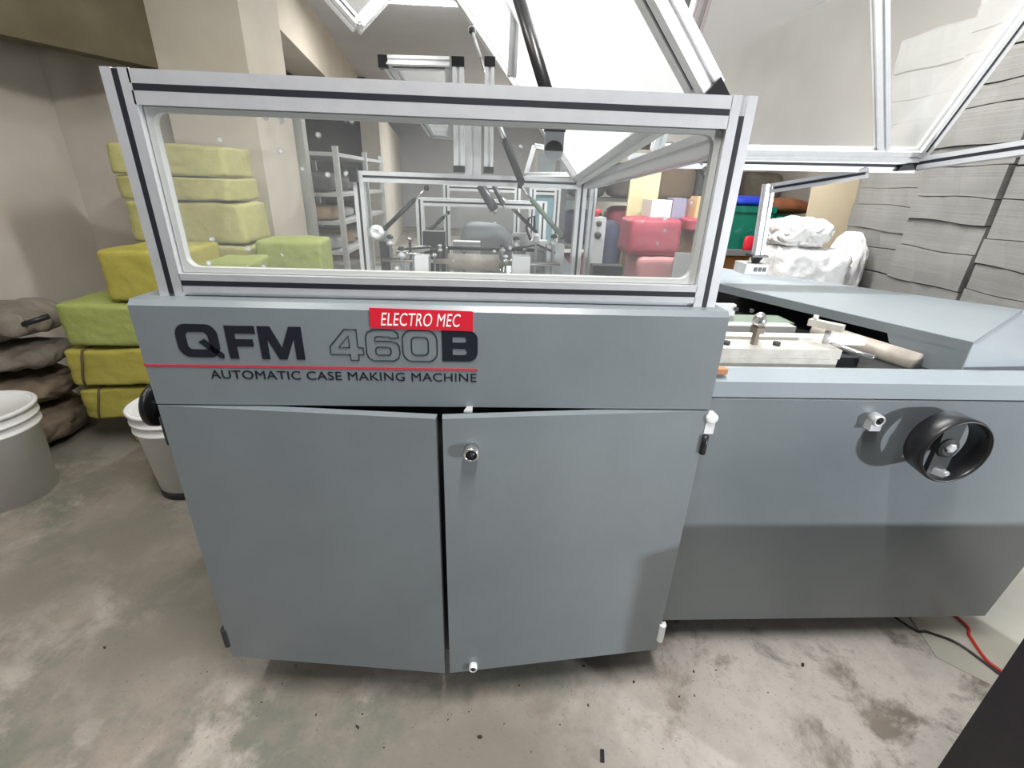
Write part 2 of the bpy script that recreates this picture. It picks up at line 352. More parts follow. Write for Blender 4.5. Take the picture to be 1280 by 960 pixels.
# beam running back from the pillar and the dark bay under it
p0 = atz(350, 30, 2.45); p1 = atz(508, 185, 2.45)
struct('beam_left', wallseg(B(), (-1.55, 2.98), (-2.60, 11.0), 2.36, 2.9, 0.35), cream_m)
struct('wall_left_far', wallseg(B(), (-1.86, 8.0), (-2.55, 13.9), 0, 2.36, 0.3), beige_m)
struct('wall_far_left', box(B(), -6, -2.17, 8.6, 8.75, 0, 2.9), darkwall)  # gloom of the unlit bay is put into the dark wall colour
struct('wall_back', box(B(), -6, 5, 14.0, 14.15, 0, 2.9), mat('pale_grey_wall', (0.50, 0.51, 0.53), 0.8, 0, (0.44, 0.45, 0.47), 1.5, 0.8))
struct('wall_right', box(B(), 2.95, 3.1, -1.6, 14.0, 0, 2.9), beige_m)
# grey post beside the pillar
pa_ = at(374, 240, 3.06); pb_2 = at(389, 240, 3.06)
struct('trim_2', box(B(), pa_.x, pb_2.x, 3.04, 3.12, 0, 1.78), mat('grey_green_paint', (0.40, 0.41, 0.37), 0.7))
# glazed blue door in the back wall
dd = struct('door_1', box(B(), 1.35, 2.45, 13.92, 13.99, 0, 2.1), blue_door)
fr = B(); box(fr, 1.25, 1.35, 13.9, 13.99, 0, 2.2); box(fr, 2.45, 2.55, 13.9, 13.99, 0, 2.2); box(fr, 1.35, 2.45, 13.9, 13.99, 2.1, 2.2)
out('door_frame', fr, cream_m, dd)

def tube_fixture(name, loc, alongx, L, label, hidden_light=None):
    r_ = empty(name, loc, 0 if alongx else PI/2, label=label, cat='light', group=None)
    out('housing', box(B(), -L/2-0.03, L/2+0.03, -0.03, 0.03, 0.03, 0.09), white_plastic, r_, bevel=0.005)
    out('tube', tube(B(), [(-L/2, 0, 0.012), (L/2, 0, 0.012)], 0.014, 14), tube_m, r_, True)
    for s in (-1, 1): out('end_socket', box(B(), s*(L/2)-0.015, s*(L/2)+0.015, -0.015, 0.015, -0.005, 0.03), white_plastic, r_)
    return r_
tube_fixture('ceiling_tube_light', (-0.4, 4.45, 2.81), True, 1.2, 'glowing tube lamp on the grey ceiling far behind the machine')
tube_fixture('ceiling_tube_light', (0.3, 9.5, 2.81), True, 1.2, 'glowing tube lamp on the ceiling at the far end of the hall')
tube_fixture('ceiling_tube_light', (-1.1, 0.2, 2.81), False, 1.2, 'added glowing tube lamp overhead on the left between machine and left wall')
tube_fixture('ceiling_tube_light', (0.85, 1.35, 2.81), True, 1.2, 'glowing tube lamp on the ceiling right above the machine lids')
tube_fixture('ceiling_tube_light', (0.20, -0.62, 2.81), False, 1.2, 'glowing tube lamp overhead in front of the machine')

# ------------------------------------------------------------------ the machine
MC = empty('case_making_machine', (0, 0, 0), label='large grey automatic case making machine with lettered cover, aluminium guards and a handwheel', cat='machine')
# cabinet body
bm = B(); box(bm, -0.665, 0.465, 0.03, 1.42, 0.12, 0.89)
out('cabinet_body', bm, dark_metal, MC, bevel=0.004)
fo = B()
for x, y in ((-0.55, 0.2), (0.35, 0.2), (-0.55, 1.3), (0.35, 1.3)): pass
for x, y in ((-0.55, 0.25), (0.35, 0.25), (-0.55, 1.3), (0.35, 1.3), (1.45, 0.35), (1.45, 1.1)):
    q = B(); lathe(q, [(0.035, 0), (0.035, 0.02), (0.014, 0.025), (0.014, 0.13)], (x, y, 0), 20); out('levelling_foot', q, dark_metal, MC, True)
# machine deck under the window
bm = B(); box(bm, -0.665, 0.465, 0.13, 1.42, 0.89, 0.915)
out('machine_deck', bm, alu_dull, MC)
# side plates of the deck (machine interior)
# front cover
bm = B()
prof = [(0.0, 0.905), (0.0, 1.112), (0.010, 1.122), (0.115, 1.122), (0.115, 1.0), (0.13, 0.99), (0.13, 0.905)]
L0 = [bm.verts.new((-0.683, y, z)) for y, z in prof]; L1 = [bm.verts.new((0.485, y, z)) for y, z in prof]
bm.faces.new(L0); bm.faces.new(L1[::-1])
for i in range(len(prof)): j = (i+1) % len(prof); bm.faces.new([L0[i], L0[j], L1[j], L1[i]])
cover = out('front_cover', bm, paint, MC, bevel=0.003)
out('red_stripe', box(B(), -0.684, -0.022, -0.0012, 0.0008, 0.9885, 0.9935), stripe_m, cover)

def curve_mesh(name, contours, x0, z0, sx, sz, y, m, parent, outline=0.0, depth=0.0008):
    cu = bpy.data.curves.new(name, 'CURVE'); cu.dimensions = '2D'
    cu.fill_mode = 'BOTH' if not outline else 'NONE'
    if outline: cu.dimensions = '3D'; cu.bevel_depth = outline; cu.bevel_resolution = 1
    else: cu.extrude = depth
    for c_ in contours:
        s = cu.splines.new('POLY'); s.points.add(len(c_)-1); s.use_cyclic_u = True
        for i, (x, z) in enumerate(c_): s.points[i].co = (x0+x*sx, z0+z*sz, 0, 1)
    o = bpy.data.objects.new('tmp', cu); COL.objects.link(o); dg = bpy.context.evaluated_depsgraph_get()
    me = bpy.data.meshes.new_from_object(o.evaluated_get(dg)); COL.objects.unlink(o)
    me.transform(Matrix.Translation((0, y, 0)) @ Matrix.Rotation(PI/2, 4, 'X'))
    me.materials.clear(); me.materials.append(m); me.name = name
    q = bpy.data.objects.new(name, me); COL.objects.link(q); q.parent = parent; return q
def rr(x0, y0, x1, y1, r, n=6, tl=None, tr=None, br=None, bl=None, rx=None):
    rs = [r if v is None else v for v in (bl, br, tr, tl)]; P_ = []
    cs = [(x0, y0, PI), (x1, y0, 1.5*PI), (x1, y1, 0), (x0, y1, 0.5*PI)]
    sg = [(1, 1), (-1, 1), (-1, -1), (1, -1)]
    for (cx, cy, a0), (ax, ay), q in zip(cs, sg, rs):
        if q <= 0: P_.append((cx, cy)); continue
        for k in range(n+1):
            a = a0 + PI/2*k/n; P_.append((cx+ax*q+q*math.cos(a), cy+ay*q+q*math.sin(a)))
    return P_
# glyphs in unit height, widths given
def gQ(): return [rr(0, 0, 1.28, 1, 0.34), rr(0.30, 0.24, 0.98, 0.77, 0.14), [(0.66, 0.47), (0.84, 0.56), (1.36, 0.10), (1.34, -0.03), (1.22, -0.02)]]
def gF(): return [[(0, 0), (0.30, 0), (0.30, 0.38), (0.88, 0.38), (0.88, 0.60), (0.30, 0.60), (0.30, 0.77), (1.0, 0.77), (1.0, 1), (0, 1)]]
def gM(): return [[(0, 0), (0.27, 0), (0.27, 0.66), (0.60, 0), (0.86, 0), (1.19, 0.66), (1.19, 0), (1.48, 0), (1.48, 1), (1.06, 1), (0.74, 0.36), (0.42, 1), (0, 1)]]
def gB(): return [rr(0, 0, 1.02, 1, 0.0, tr=0.26, br=0.30), rr(0.30, 0.62, 0.70, 0.80, 0.0, tr=0.08, br=0.08), rr(0.30, 0.21, 0.72, 0.42, 0.0, tr=0.10, br=0.10)]
def g4(): return [[(0.62, 0), (0.88, 0), (0.88, 0.19), (1.05, 0.19), (1.05, 0.42), (0.88, 0.42), (0.88, 1), (0.50, 1), (0.0, 0.44), (0.0, 0.19), (0.62, 0.19)], [(0.27, 0.42), (0.62, 0.42), (0.62, 0.80)]]
def g6():
    o_ = [(0.30, 1), (0.78, 1), (0.92, 0.98), (1.02, 0.90), (1.05, 0.76), (0.78, 0.74), (0.74, 0.79), (0.36, 0.79), (0.30, 0.75), (0.28, 0.62), (0.36, 0.64), (0.80, 0.64), (0.97, 0.59), (1.05, 0.48), (1.06, 0.25), (1.0, 0.08), (0.84, 0.0),
          (0.24, 0.0), (0.07, 0.07), (0.0, 0.22), (0.0, 0.76), (0.07, 0.93)]
    return [o_, rr(0.29, 0.19, 0.78, 0.45, 0.10)]
def g0(): return [rr(0, 0, 1.10, 1, 0.30), rr(0.28, 0.21, 0.82, 0.79, 0.14)]
def text_line(glyphs, p, zb, h, width_to, parent, m, gap, outline=0.0, y=-0.0008, nm='lettering'):
    ws = [max(x for c_ in g for x, _ in c_[:40]) for g in glyphs]
    tot = sum(ws) + gap*(len(ws)-1); sx = (width_to-p)/tot; x = p; cs = []
    for g, w_ in zip(glyphs, ws):
        for c_ in g: cs.append([(x/sx+a, b_) for a, b_ in c_])
        x += (w_+gap)*sx
    return curve_mesh(nm, cs, 0, zb, sx, h, y, m, parent, outline)
text_line([gF(), gM()], -0.607+0.094, 1.008, 0.068, -0.367, cover, ink, 0.10)
q_ = gQ(); curve_mesh('lettering', q_[:2], -0.608, 1.010, 0.062, 0.068, -0.0008, ink, cover)
curve_mesh('lettering', q_[2:], -0.608, 1.010, 0.062, 0.068, -0.0008, ink, cover)
text_line([g4(), g6(), g0()], -0.315, 1.008, 0.065, -0.103, cover, ink, 0.10, outline=0.0011, nm='outlined_lettering')
curve_mesh('lettering', gB(), -0.093, 1.009, 0.070, 0.065, -0.0008, ink, cover)

def font_text(name, s, x0, x1, z0, z1, y, m, parent, shear=0.0, offset=0.0):
    cu = bpy.data.curves.new(name, 'FONT'); cu.body = s; cu.shear = shear; cu.offset = offset; cu.extrude = 0.002; cu.space_character = 1.05
    o = bpy.data.objects.new('tmp', cu); COL.objects.link(o); dg = bpy.context.evaluated_depsgraph_get()
    me = bpy.data.meshes.new_from_object(o.evaluated_get(dg)); COL.objects.unlink(o)
    xs = [v.co.x for v in me.vertices]; ys = [v.co.y for v in me.vertices]
    ax, bx, ay, by = min(xs), max(xs), min(ys), max(ys)
    for v in me.vertices:
        v.co = Vector((x0+(v.co.x-ax)/(bx-ax)*(x1-x0), y-v.co.z*0.3, z0+(v.co.y-ay)/(by-ay)*(z1-z0)))
    me.materials.clear(); me.materials.append(m); me.name = name
    q = bpy.data.objects.new(name, me); COL.objects.link(q); q.parent = parent; return q
font_text('lettering', 'AUTOMATIC CASE MAKING MACHINE', -0.560, -0.024, 0.9640, 0.9825, -0.0006, ink, cover, offset=0.0)
st = out('red_sticker', slab(B(), [(-0.232, -0.0022, 1.077), (-0.031, -0.0022, 1.074), (-0.031, -0.0022, 1.1145), (-0.231, -0.0022, 1.1175)], 0.001), red_m, MC)
font_text('sticker_lettering', 'ELECTRO MEC', -0.211, -0.055, 1.0825, 1.1085, -0.0030, white_ink, st, shear=0.25, offset=0.0)

# doors, bowed outwards in the middle
def door(xa, ya, xb, yb, label=None):
    """folded sheet door from outer edge a to inner edge b"""
    bm = B(); th = 0.022; z0, z1 = 0.145, 0.902
    d = Vector((xb-xa, yb-ya, 0)).normalized(); n_ = Vector((-d.y, d.x, 0))*th
    if n_.y < 0: n_ = -n_
    a = Vector((xa, ya, 0)); b_ = Vector((xb, yb, 0)); ns = 10; rows = []
    for i in range(ns+1):
        p = a.lerp(b_, i/ns); t = i/ns
        zz = z0 - 0.012*t
        rows.append([bm.verts.new((p.x, p.y, zz)), bm.verts.new((p.x, p.y, z1)), bm.verts.new((p.x+n_.x, p.y+n_.y, z1)), bm.verts.new((p.x+n_.x, p.y+n_.y, zz))])
    for r0, r1 in zip(rows, rows[1:]):
        for i in range(4): j = (i+1) % 4; bm.faces.new([r0[i], r0[j], r1[j], r1[i]])
    bm.faces.new(rows[0][::-1]); bm.faces.new(rows[-1])
    return out('door', bm, paint, MC, bevel=0.0022)
dl = door(-0.682, 0.0, -0.106, -0.050)
dr = door(0.486, 0.0, -0.092, -0.050)
def cam_lock(parent, p, r=0.016, ln=0.02, body=None, flange=True):
    """round lock: chrome ring, black core, keyway"""
    x, y, z = p
    bm = B(); lathe(bm, [(r, 0.004), (r, -ln), (r*0.9, -ln-0.003), (r*0.72, -ln-0.003), (r*0.72, -ln+0.004), (0.001, -ln+0.004)], (x, y, z), 28, 'Y')
    o = out('lock', bm, body or chrome, parent, True)
    bm = B(); lathe(bm, [(r*0.70, -ln+0.0035), (r*0.70, -ln-0.0002), (r*0.45, -ln-0.0002), (r*0.42, -ln-0.003), (0.001, -ln-0.003)], (x, y, z), 24, 'Y'); box(bm, x-0.002, x+0.002, y-ln-0.0045, y-ln-0.002, z-r*0.3, z+r*0.3)
    return o, bm
def lock_at(parent, p, **kw):
    o, bm = cam_lock(parent, p, **kw); return o
def add_lock(door_, p, r=0.016, ln=0.022, body=None):
    o, bm = cam_lock(door_, p, r, ln, body)
    q = out('lock_core', bm, black, door_, True); return o
add_lock(dr, (-0.033, -0.045, 0.828), 0.0165, 0.024)
add_lock(dr, (-0.030, -0.045, 0.157), 0.011, 0.012, white_plastic)
# hinges at the outer door edges
def hinge(p, s=1, m=white_plastic):
    x, y, z = p
    bm = B(); tube(bm, [(x, y, z-0.03), (x, y, z+0.03)], 0.009, 16); box(bm, x-0.012, x+0.012, y+0.004, y+0.014, z-0.026, z+0.026)
    return out('hinge', bm, m, MC, bevel=0.001)
bm = B(); lathe(bm, [(0.013, 0.0), (0.013, -0.016), (0.009, -0.018), (0.001, -0.018)], (0.494, 0.01, 0.885), 20, 'Y'); box(bm, 0.484, 0.505, -0.002, 0.02, 0.845, 0.882)
out('hinge', bm, white_plastic, MC, bevel=0.001)
out('hinge_pin', tube(B(), [(0.489, -0.004, 0.795), (0.489, -0.004, 0.842)], 0.007, 14), black, MC, True)
hinge((0.489, -0.002, 0.215)); hinge((-0.686, 0.004, 0.215), m=dark_metal)
out('hinge_pin', tube(B(), [(-0.690, 0.02, 0.80), (-0.690, 0.02, 0.865)], 0.010, 14), black, MC, True)
# catch tab above the doors
out('door_catch', prism(B(), [(-0.050, -0.022), (-0.032, -0.022), (-0.032, 0.0), (-0.044, 0.0)], 0.903, 0.907), alu_dull, MC, bevel=0.001)
# black knob wheel on the left side
kx, ky, kz = -0.700, 0.16, 0.90
kb = at(196, 506, 0.12)
bm = B(); tube(bm, [(-0.67, 0.12, kb.z), (kb.x-0.006, 0.12, kb.z)], 0.012, 16)
kw_ = out('side_handwheel', lathe(B(), [(0.044, kb.x+0.008), (0.050, kb.x+0.004), (0.050, kb.x-0.006), (0.044, kb.x-0.010), (0.020, kb.x-0.006), (0.001, kb.x-0.010)], (0, 0.12, kb.z), 40, 'X'), black, MC, True)
out('wheel_shaft', bm, chrome, kw_, True)

# ---- front guard window
def strip(parent, p, q, off, w=0.0085, th=0.002, up=(0, 0, 1)):
    p = Vector(p)+Vector(off); q = Vector(q)+Vector(off)
    return out('slot_strip', bar(B(), p, q, th, w, up) if up == (0, 0, 1) else bar(B(), p, q, w, th, up), slot_mat, parent)
GY = 0.060; PW = 0.040
zt, zb = 1.475, 1.148
bm = B()
profile(bm, (-0.602, GY, zt), (0.425, GY, zt), PW, 0.052)            # top rail
profile(bm, (-0.600, GY, zb), (0.425, GY, zb), PW, 0.036)            # bottom rail
profile(bm, (-0.622, GY, 1.122), (-0.622, GY, 1.502), 0.046, PW, (0, 1, 0))
profile(bm, (0.447, GY, 1.122), (0.447, GY, 1.502), 0.046, PW, (0, 1, 0))
box(bm, -0.599, 0.424, GY-0.012, GY+0.02, 1.1225, 1.129)
gf = out('guard_frame', bm, alu, MC)
fy = GY-PW/2+0.0012
out('slot_strip', box(B(), -0.5985, 0.4235, fy-0.0015, fy+0.001, zt-0.0050, zt+0.0050), slot_mat, gf)
out('slot_strip', box(B(), -0.5985, 0.4235, fy-0.0015, fy+0.001, zb-0.0046, zb+0.0046), slot_mat, gf)
out('slot_strip', box(B(), -0.6264, -0.6176, fy-0.0015, fy+0.001, 1.126, 1.5), slot_mat, gf)
out('slot_strip', box(B(), 0.4426, 0.4514, fy-0.0015, fy+0.001, 1.126, 1.47), slot_mat, gf)
# rubber gasket + pane
bm = B(); px0, px1, pz0, pz1 = -0.597, 0.423, 1.167, 1.448
oc = rr(px0, pz0, px1, pz1, 0.001, n=6); ic = rr(px0+0.011, pz0+0.010, px1-0.012, pz1-0.008, 0.02, n=6)
curve_mesh('gasket', [rr(px0, pz0, px1, pz1, 0.002), ic], 0, 0, 1, 1, GY, rubber, gf, depth=0.008)
out('acrylic_pane', box(B(), px0+0.004, px1-0.004, GY+0.006, GY+0.011, pz0+0.003, pz1-0.003), pane_m, gf)
# latch bracket hanging from the top rail
lx = at(696, 152, GY).x
lb = out('latch_bracket', box(B(), lx-0.019, lx+0.019, GY+0.012, GY+0.034, 1.437, 1.4492), dark_metal, MC, bevel=0.001)
bm = B(); box(bm, lx-0.018, lx+0.018, GY+0.018, GY+0.024, 1.405, 1.437); lathe(bm, [(0.018, GY+0.018), (0.018, GY+0.024)], (lx, 0, 1.405), 24, 'Y')
out('latch_plate', bm, alu, lb, bevel=0.0006)

# ---- far and side guard frames over the cabinet
def rect_frame(name, x0, x1, y, z0, z1, w, parent=MC, bottom=False, strips=True, top=True):
    bm = B(); h = w/2
    profile(bm, (x0+h, y, z1-h), (x1-h, y, z1-h), w, w)
    profile(bm, (x0, y, z0), (x0, y, z1), w, w, (0, 1, 0)); profile(bm, (x1, y, z0), (x1, y, z1), w, w, (0, 1, 0))
    if bottom: profile(bm, (x0+h, y, z0+h), (x1-h, y, z0+h), w, w)
    o = out(name, bm, alu_b, parent)
    fy_ = y-h+0.0002
    out('slot_strip', box(B(), x0+h, x1-h, fy_-0.001, fy_+0.002, z1-h-w*0.11, z1-h+w*0.11), slot_mat, o)
    for x in (x0, x1): out('slot_strip', box(B(), x-w*0.11, x+w*0.11, fy_-0.001, fy_+0.002, z0+0.01, z1-0.01), slot_mat, o)
    return o
f2 = rect_frame('rear_guard_frame', -0.585, 0.415, 1.40, 0.905, 1.372, 0.045)
out('corner_bracket', box(B(), -0.615, -0.58, 1.352, 1.378, 1.325, 1.385), black, f2, bevel=0.002)
out('acrylic_pane', box(B(), -0.562, 0.392, 1.402, 1.406, 0.95, 1.327), clear_m, f2)
# side rails joining front window and rear frame
sr = out('side_guard_rail', profile(B(), (0.447, 0.085, 1.435), (0.440, 1.375, 1.352), 0.045, 0.045), alu, MC)
out('rear_guard_post', profile(B(), (0.47, 1.40, 0.905), (0.47, 1.40, 1.372), 0.032, 0.032, (0, 1, 0)), alu_dull, MC)

def lid(name, cs, w, pm, strips=(), wide={}):
    """opened guard lid: profile frame round a pane; cs = 4 corners in one plane"""
    cs = [Vector(c) for c in cs]; nrm = (cs[1]-cs[0]).cross(cs[3]-cs[0]).normalized(); bm = B(); n = 4
    for i in range(4):
        a, b_ = cs[i], cs[(i+1) % 4]
        profile(bm, a, b_, wide.get(i, w), w, nrm)
    o = out(name, bm, alu_b, MC)
    c0 = sum(cs, Vector())/4; ins = [c + (c0-c).normalized()*w*0.3 for c in cs]
    out('acrylic_pane', slab(B(), ins, 0.004), pm, o)
    for i in strips:
        a, b_ = cs[i], cs[(i+1) % 4]; d_ = (b_-a).normalized()
        for sg in (-1, 1):
            off = nrm*sg*(w/2-0.0045); out('slot_strip', bar(B(), a+d_*w/2+off, b_-d_*w/2+off, 0.0088, 0.003, nrm), slot_mat, o)
    return o, nrm
def plane_hit(x, y, p, n_):
    d = ray(x, y); t = (p-CAM).dot(n_)/d.dot(n_); return CAM + d*t
# lid 1: hinged on the right side rail, leaning up to the left
P = at(724, 224, 1.38); P2 = at(578, 0, 1.38); Q = Vector((0.452, 0.16, 1.475)); Qp = at(884, 116, 0.16)
nn = (P2-P).cross(Qp-P).normalized()
up1 = (P2-P)
Q2 = plane_hit(823, 0, P, nn)
d_near = (Q2-Qp).normalized()
A_, B_, C_, D_ = P, Qp, Qp + d_near*0.62, P + (P2-P).normalized()*0.95
l1, n1 = lid('guard_lid', [A_, B_, C_, D_], 0.045, lid_m, strips=(1,), wide={1: 0.062})
# black corner bracket on its near lower corner
bb = at(905, 122, 0.15)
bm = B(); cc = [at(875, 121, 0.13), at(909, 122, 0.13), at(897, 98, 0.13)]
slab(bm, cc, 0.03); out('corner_bracket', bm, black, l1, bevel=0.002)

# lid 2: hinged at a bar across the right unit, leaning towards the viewer
hb0 = Vector((0.50, 0.85, 1.46)); 
pa = at(900, 186, 0.85); pb = at(1150, 194, 0.85)
pb2 = Vector((pb.x, 0.85-0.62*math.cos(math.radians(61)), pb.z+0.62*math.sin(math.radians(61))))
n2v = (pb2-pb).cross(pb-pa).normalized()
pa = Vector((0.56, 0.85, pb.z-0.02)); pa2 = pa + (pb2-pb)
l2, n2_ = lid('guard_lid', [pa, pb, pb2, pa2], 0.036, lid2_m, strips=(1,))
m0 = plane_hit(1103, 187, pb, n2_); m1 = plane_hit(1100, -6, pb, n2_)
m1 = m0 + (m1-m0)*1.3
out('mullion', profile(B(), m0, m1, 0.036, 0.03, n2_), alu_b, l2)
# hinge bar + arm for lid 2
ha = at(905, 207, 0.88); hb = at(1140, 208, 0.88)
hg = out('guard_cross_bar', profile(B(), (0.48, 0.88, hb.z-0.015), (hb.x, 0.88, hb.z), 0.04, 0.045), alu, MC)
out('slot_strip', bar(B(), (0.50, 0.8645, hb.z-0.015), (hb.x-0.01, 0.8645, hb.z), 0.003, 0.0088), slot_mat, hg)
out('corner_bracket', slab(B(), [at(1118, 214, 0.855), at(1152, 212, 0.855), at(1148, 203, 0.855), at(1126, 207, 0.855)], 0.02), black, hg, bevel=0.001)
a0 = hb + Vector((0.0, 0, 0.005)); a1 = at(1300, 182, 0.52)
sa = out('guard_side_arm', profile(B(), a0, a1, 0.035, 0.04), alu, MC)
dv = (a1-a0).normalized(); off = Vector((-dv.y, dv.x, 0)).normalized()*(-0.0145)
if off.y > 0: off = -off
out('slot_strip', bar(B(), a0+dv*0.02+off, a1-dv*0.01+off, 0.003, 0.0088), slot_mat, sa)
# upper part of another lid profile
u0 = at(890, -30, 0.6); u1 = at(862, 62, 0.6)
out('lid_brace', profile(B(), u0, u1, 0.03, 0.03, (0, 1, 0)), mat('dark_grey_profile', (0.22, 0.20, 0.20), 0.5, 0.4), MC)  # brace in a dark grey profile tone
out('lid_brace', profile(B(), at(646, -30, 0.95), at(640, 96, 0.95), 0.03, 0.02, (0, 1, 0)), alu_dull, MC)
# right lower guard frame with post
g0_ = at(960, 236, 1.0); g1_ = at(1085, 216, 0.86); gfoot = at(947, 318, 1.0)
bm = B(); profile(bm, g0_, g1_, 0.034, 0.034); profile(bm, gfoot, (gfoot.x-0.02, 1.0, g0_.z+0.017), 0.034, 0.034, (0, 1, 0))
lf = out('low_guard_frame', bm, alu, MC)
dv = (g1_-g0_).normalized(); off = Vector((dv.y, -dv.x, 0)).normalized()*0.0135
out('slot_strip', bar(B(), g0_+dv*0.02+off, g1_-dv*0.01+off, 0.003, 0.008), slot_mat, lf)
bm = B(); box(bm, gfoot.x-0.035, gfoot.x+0.03, 0.97, 1.03, gfoot.z-0.008, gfoot.z); lathe(bm, [(0.012, gfoot.z-0.035), (0.026, gfoot.z-0.008)], (gfoot.x-0.002, 1.0, 0), 20)
out('post_foot', bm, black, lf, bevel=0.001)
bl = B(); box(bl, gfoot.x-0.055, gfoot.x+0.035, 0.965, 1.06, 0.95, gfoot.z-0.034)
blo = out('sensor_block', bl, alu_dull, MC, bevel=0.003)
for i in range(3):
    out('terminal', box(B(), gfoot.x-0.02+i*0.018, gfoot.x-0.008+i*0.018, 0.962, 0.966, gfoot.z-0.062, gfoot.z-0.046), black, blo)

# gas struts
def strut(p, q, r1=0.013, r2=0.006, split=0.6, m=black):
    p, q = Vector(p), Vector(q); c_ = p.lerp(q, split)
    a = out('gas_strut', tube(B(), [p, c_], r1, 16), m, MC, True); out('strut_rod', tube(B(), [c_, q], r2, 12), chrome, a, True)
    for e in (p, q): out('ball_joint', lathe(B(), [(0.004, -0.012), (0.011, -0.008), (0.011, 0.008), (0.004, 0.012)], e, 14), dark_metal, a, True)
    return a
sp = at(640, -30, 0.25); sq = at(693, 148, 0.10)
strut(sq, sp, 0.0125, 0.0115, 0.97, black)
strut(at(905, 262, 0.9), at(868, 190, 0.86), 0.014, 0.009, 0.75, dark_metal)
strut(at(703, 296, 1.35), at(650, 232, 1.33), 0.011, 0.006, 0.75, green_m)
strut(at(652, 228, 1.30), at(622, 152, 1.28), 0.016, 0.012, 0.7, dark_metal)
strut(at(482, 285, 1.36), at(533, 235, 1.38), 0.010, 0.005, 0.72, dark_metal)
strut(at(533, 292, 2.1), at(560, 266, 2.1), 0.012, 0.008, 0.8, dark_metal)
strut(at(672, 292, 2.1), at(620, 240, 2.1), 0.011, 0.007, 0.6, dark_metal)
strut(at(590, 38, 1.30), at(612, 108, 1.20), 0.006, 0.005, 0.5, alu_dull)
# thin dark sloping rail behind lid 1, upper left part
u_ = out('lid_hinge_plate', lathe(B(), [(0.016, 1.30), (0.016, 1.312)], (at(590, 38, 1.30).x, 0, at(590, 38, 1.30).z), 20, 'Y'), alu_dull, MC, True)

# opened lids and gantry posts above the middle of the machine
def post(name, x, y, z0, z1, wx=0.05, wy=0.04, cap=True):
    o = out(name, profile(B(), (x, y, z0), (x, y, z1), wx, wy, (0, 1, 0)), alu_b, MC)
    if cap:
        out('end_cap', box(B(), x-wx/2-0.002, x+wx/2+0.002, y-wy/2-0.002, y+wy/2+0.002, z1-0.002, z1+0.03), black, o, bevel=0.002)
        out('end_cap', box(B(), x-wx/2-0.002, x+wx/2+0.002, y-wy/2-0.002, y+wy/2+0.002, z0-0.022, z0+0.002), black, o, bevel=0.002)
    return o
GYY = 1.18
z7 = at(572, 84, GYY).z; zb7 = at(575, 208, GYY).z
post('gantry_post', at(573, 100, GYY).x, GYY, zb7, z7, 0.042)
post('gantry_post', at(612, 100, GYY).x, GYY, zb7, at(612, 84, GYY).z, 0.036)
out('gantry_mast', profile(B(), (at(591, 150, 1.34).x, 1.34, 1.372), (at(591, 150, 1.34).x, 1.34, 1.66), 0.07, 0.04, (0, 1, 0)), alu_b, MC)
tb0 = at(484, 78, GYY); tb1 = at(560, 80, GYY)
tl1, _ = lid('guard_lid', [at(484, 78, GYY), at(562, 80, GYY), at(566, 168, 1.62), at(540, 166, 1.62)], 0.034, lid2_m, strips=(0,))
out('end_cap', box(B(), tb0.x-0.03, tb0.x+0.004, GYY-0.02, GYY+0.02, tb0.z-0.02, tb0.z+0.02), black, tl1, bevel=0.002)
vl = [at(445, 33, 1.0), at(372, -48, 1.0), at(440, -78, 1.45), at(497, -26, 1.45)]
vc = at(447, 33, 1.05); va = at(388, -34, 1.05); vb = at(505, -30, 1.35)
lid('guard_lid', [vc, va, va+(vb-vc), vb], 0.036, lid2_m, strips=(0,))
# small lid frames further back, seen between the posts
def quad_lid(pts, w, m=lid2_m):
    return lid('guard_lid', pts, w, m)
quad_lid([at(657, 218, 1.75), at(722, 218, 1.75), at(702, 188, 1.75), at(668, 182, 1.75)], 0.022)

# second and third module guard frames
r2 = rect_frame('module_guard_frame', at(525, 255, 2.05).x, at(679, 255, 2.05).x, 2.05, 0.80, at(600, 249, 2.05).z, 0.045)
r3 = rect_frame('module_guard_frame', at(558, 236, 2.75).x, at(647, 236, 2.75).x, 2.75, 0.80, at(600, 231, 2.75).z, 0.045)
r4 = rect_frame('module_guard_frame', at(666, 236, 3.1).x, at(697, 236, 3.1).x, 3.1, 0.80, at(680, 235, 3.1).z, 0.05)
out('acrylic_pane', box(B(), at(670, 236, 3.1).x, at(693, 236, 3.1).x, 3.10, 3.105, 0.82, at(680, 238, 3.1).z), acrylic('blue_tinted_pane', 0.55, (0.38, 0.58, 0.66), gloss=0.03), r4)
out('module_cabinet', box(B(), -0.60, 0.60, 1.62, 3.2, 0.12, 0.80), paint, MC, bevel=0.01)
ft = [(-0.5, 1.8), (0.5, 1.8), (-0.5, 3.0), (0.5, 3.0)]
for x, y in ft: out('levelling_foot', lathe(B(), [(0.035, 0), (0.035, 0.02), (0.014, 0.025), (0.014, 0.13)], (x, y, 0), 16), dark_metal, MC, True)
# dark reflection in a hazy pane, built as a solid grey blob behind it
mz = at(607, 298, 1.95).z
bm = B(); soft_box(bm, 0.34, 0.25, 0.30, 0.012, 3, T(at(607, 290, 1.95).x, 2.3, 0.80), cut=6, power=3)
out('reflection_blob', bm, mat('slate_reflection', (0.16, 0.18, 0.20), 0.5), MC, True)
bm = B(); box(bm, at(572, 300, 1.9).x, at(644, 300, 1.9).x, 1.9, 1.904, 0.80, at(600, 258, 1.9).z)
out('hazy_pane', bm, lid2_m, MC)

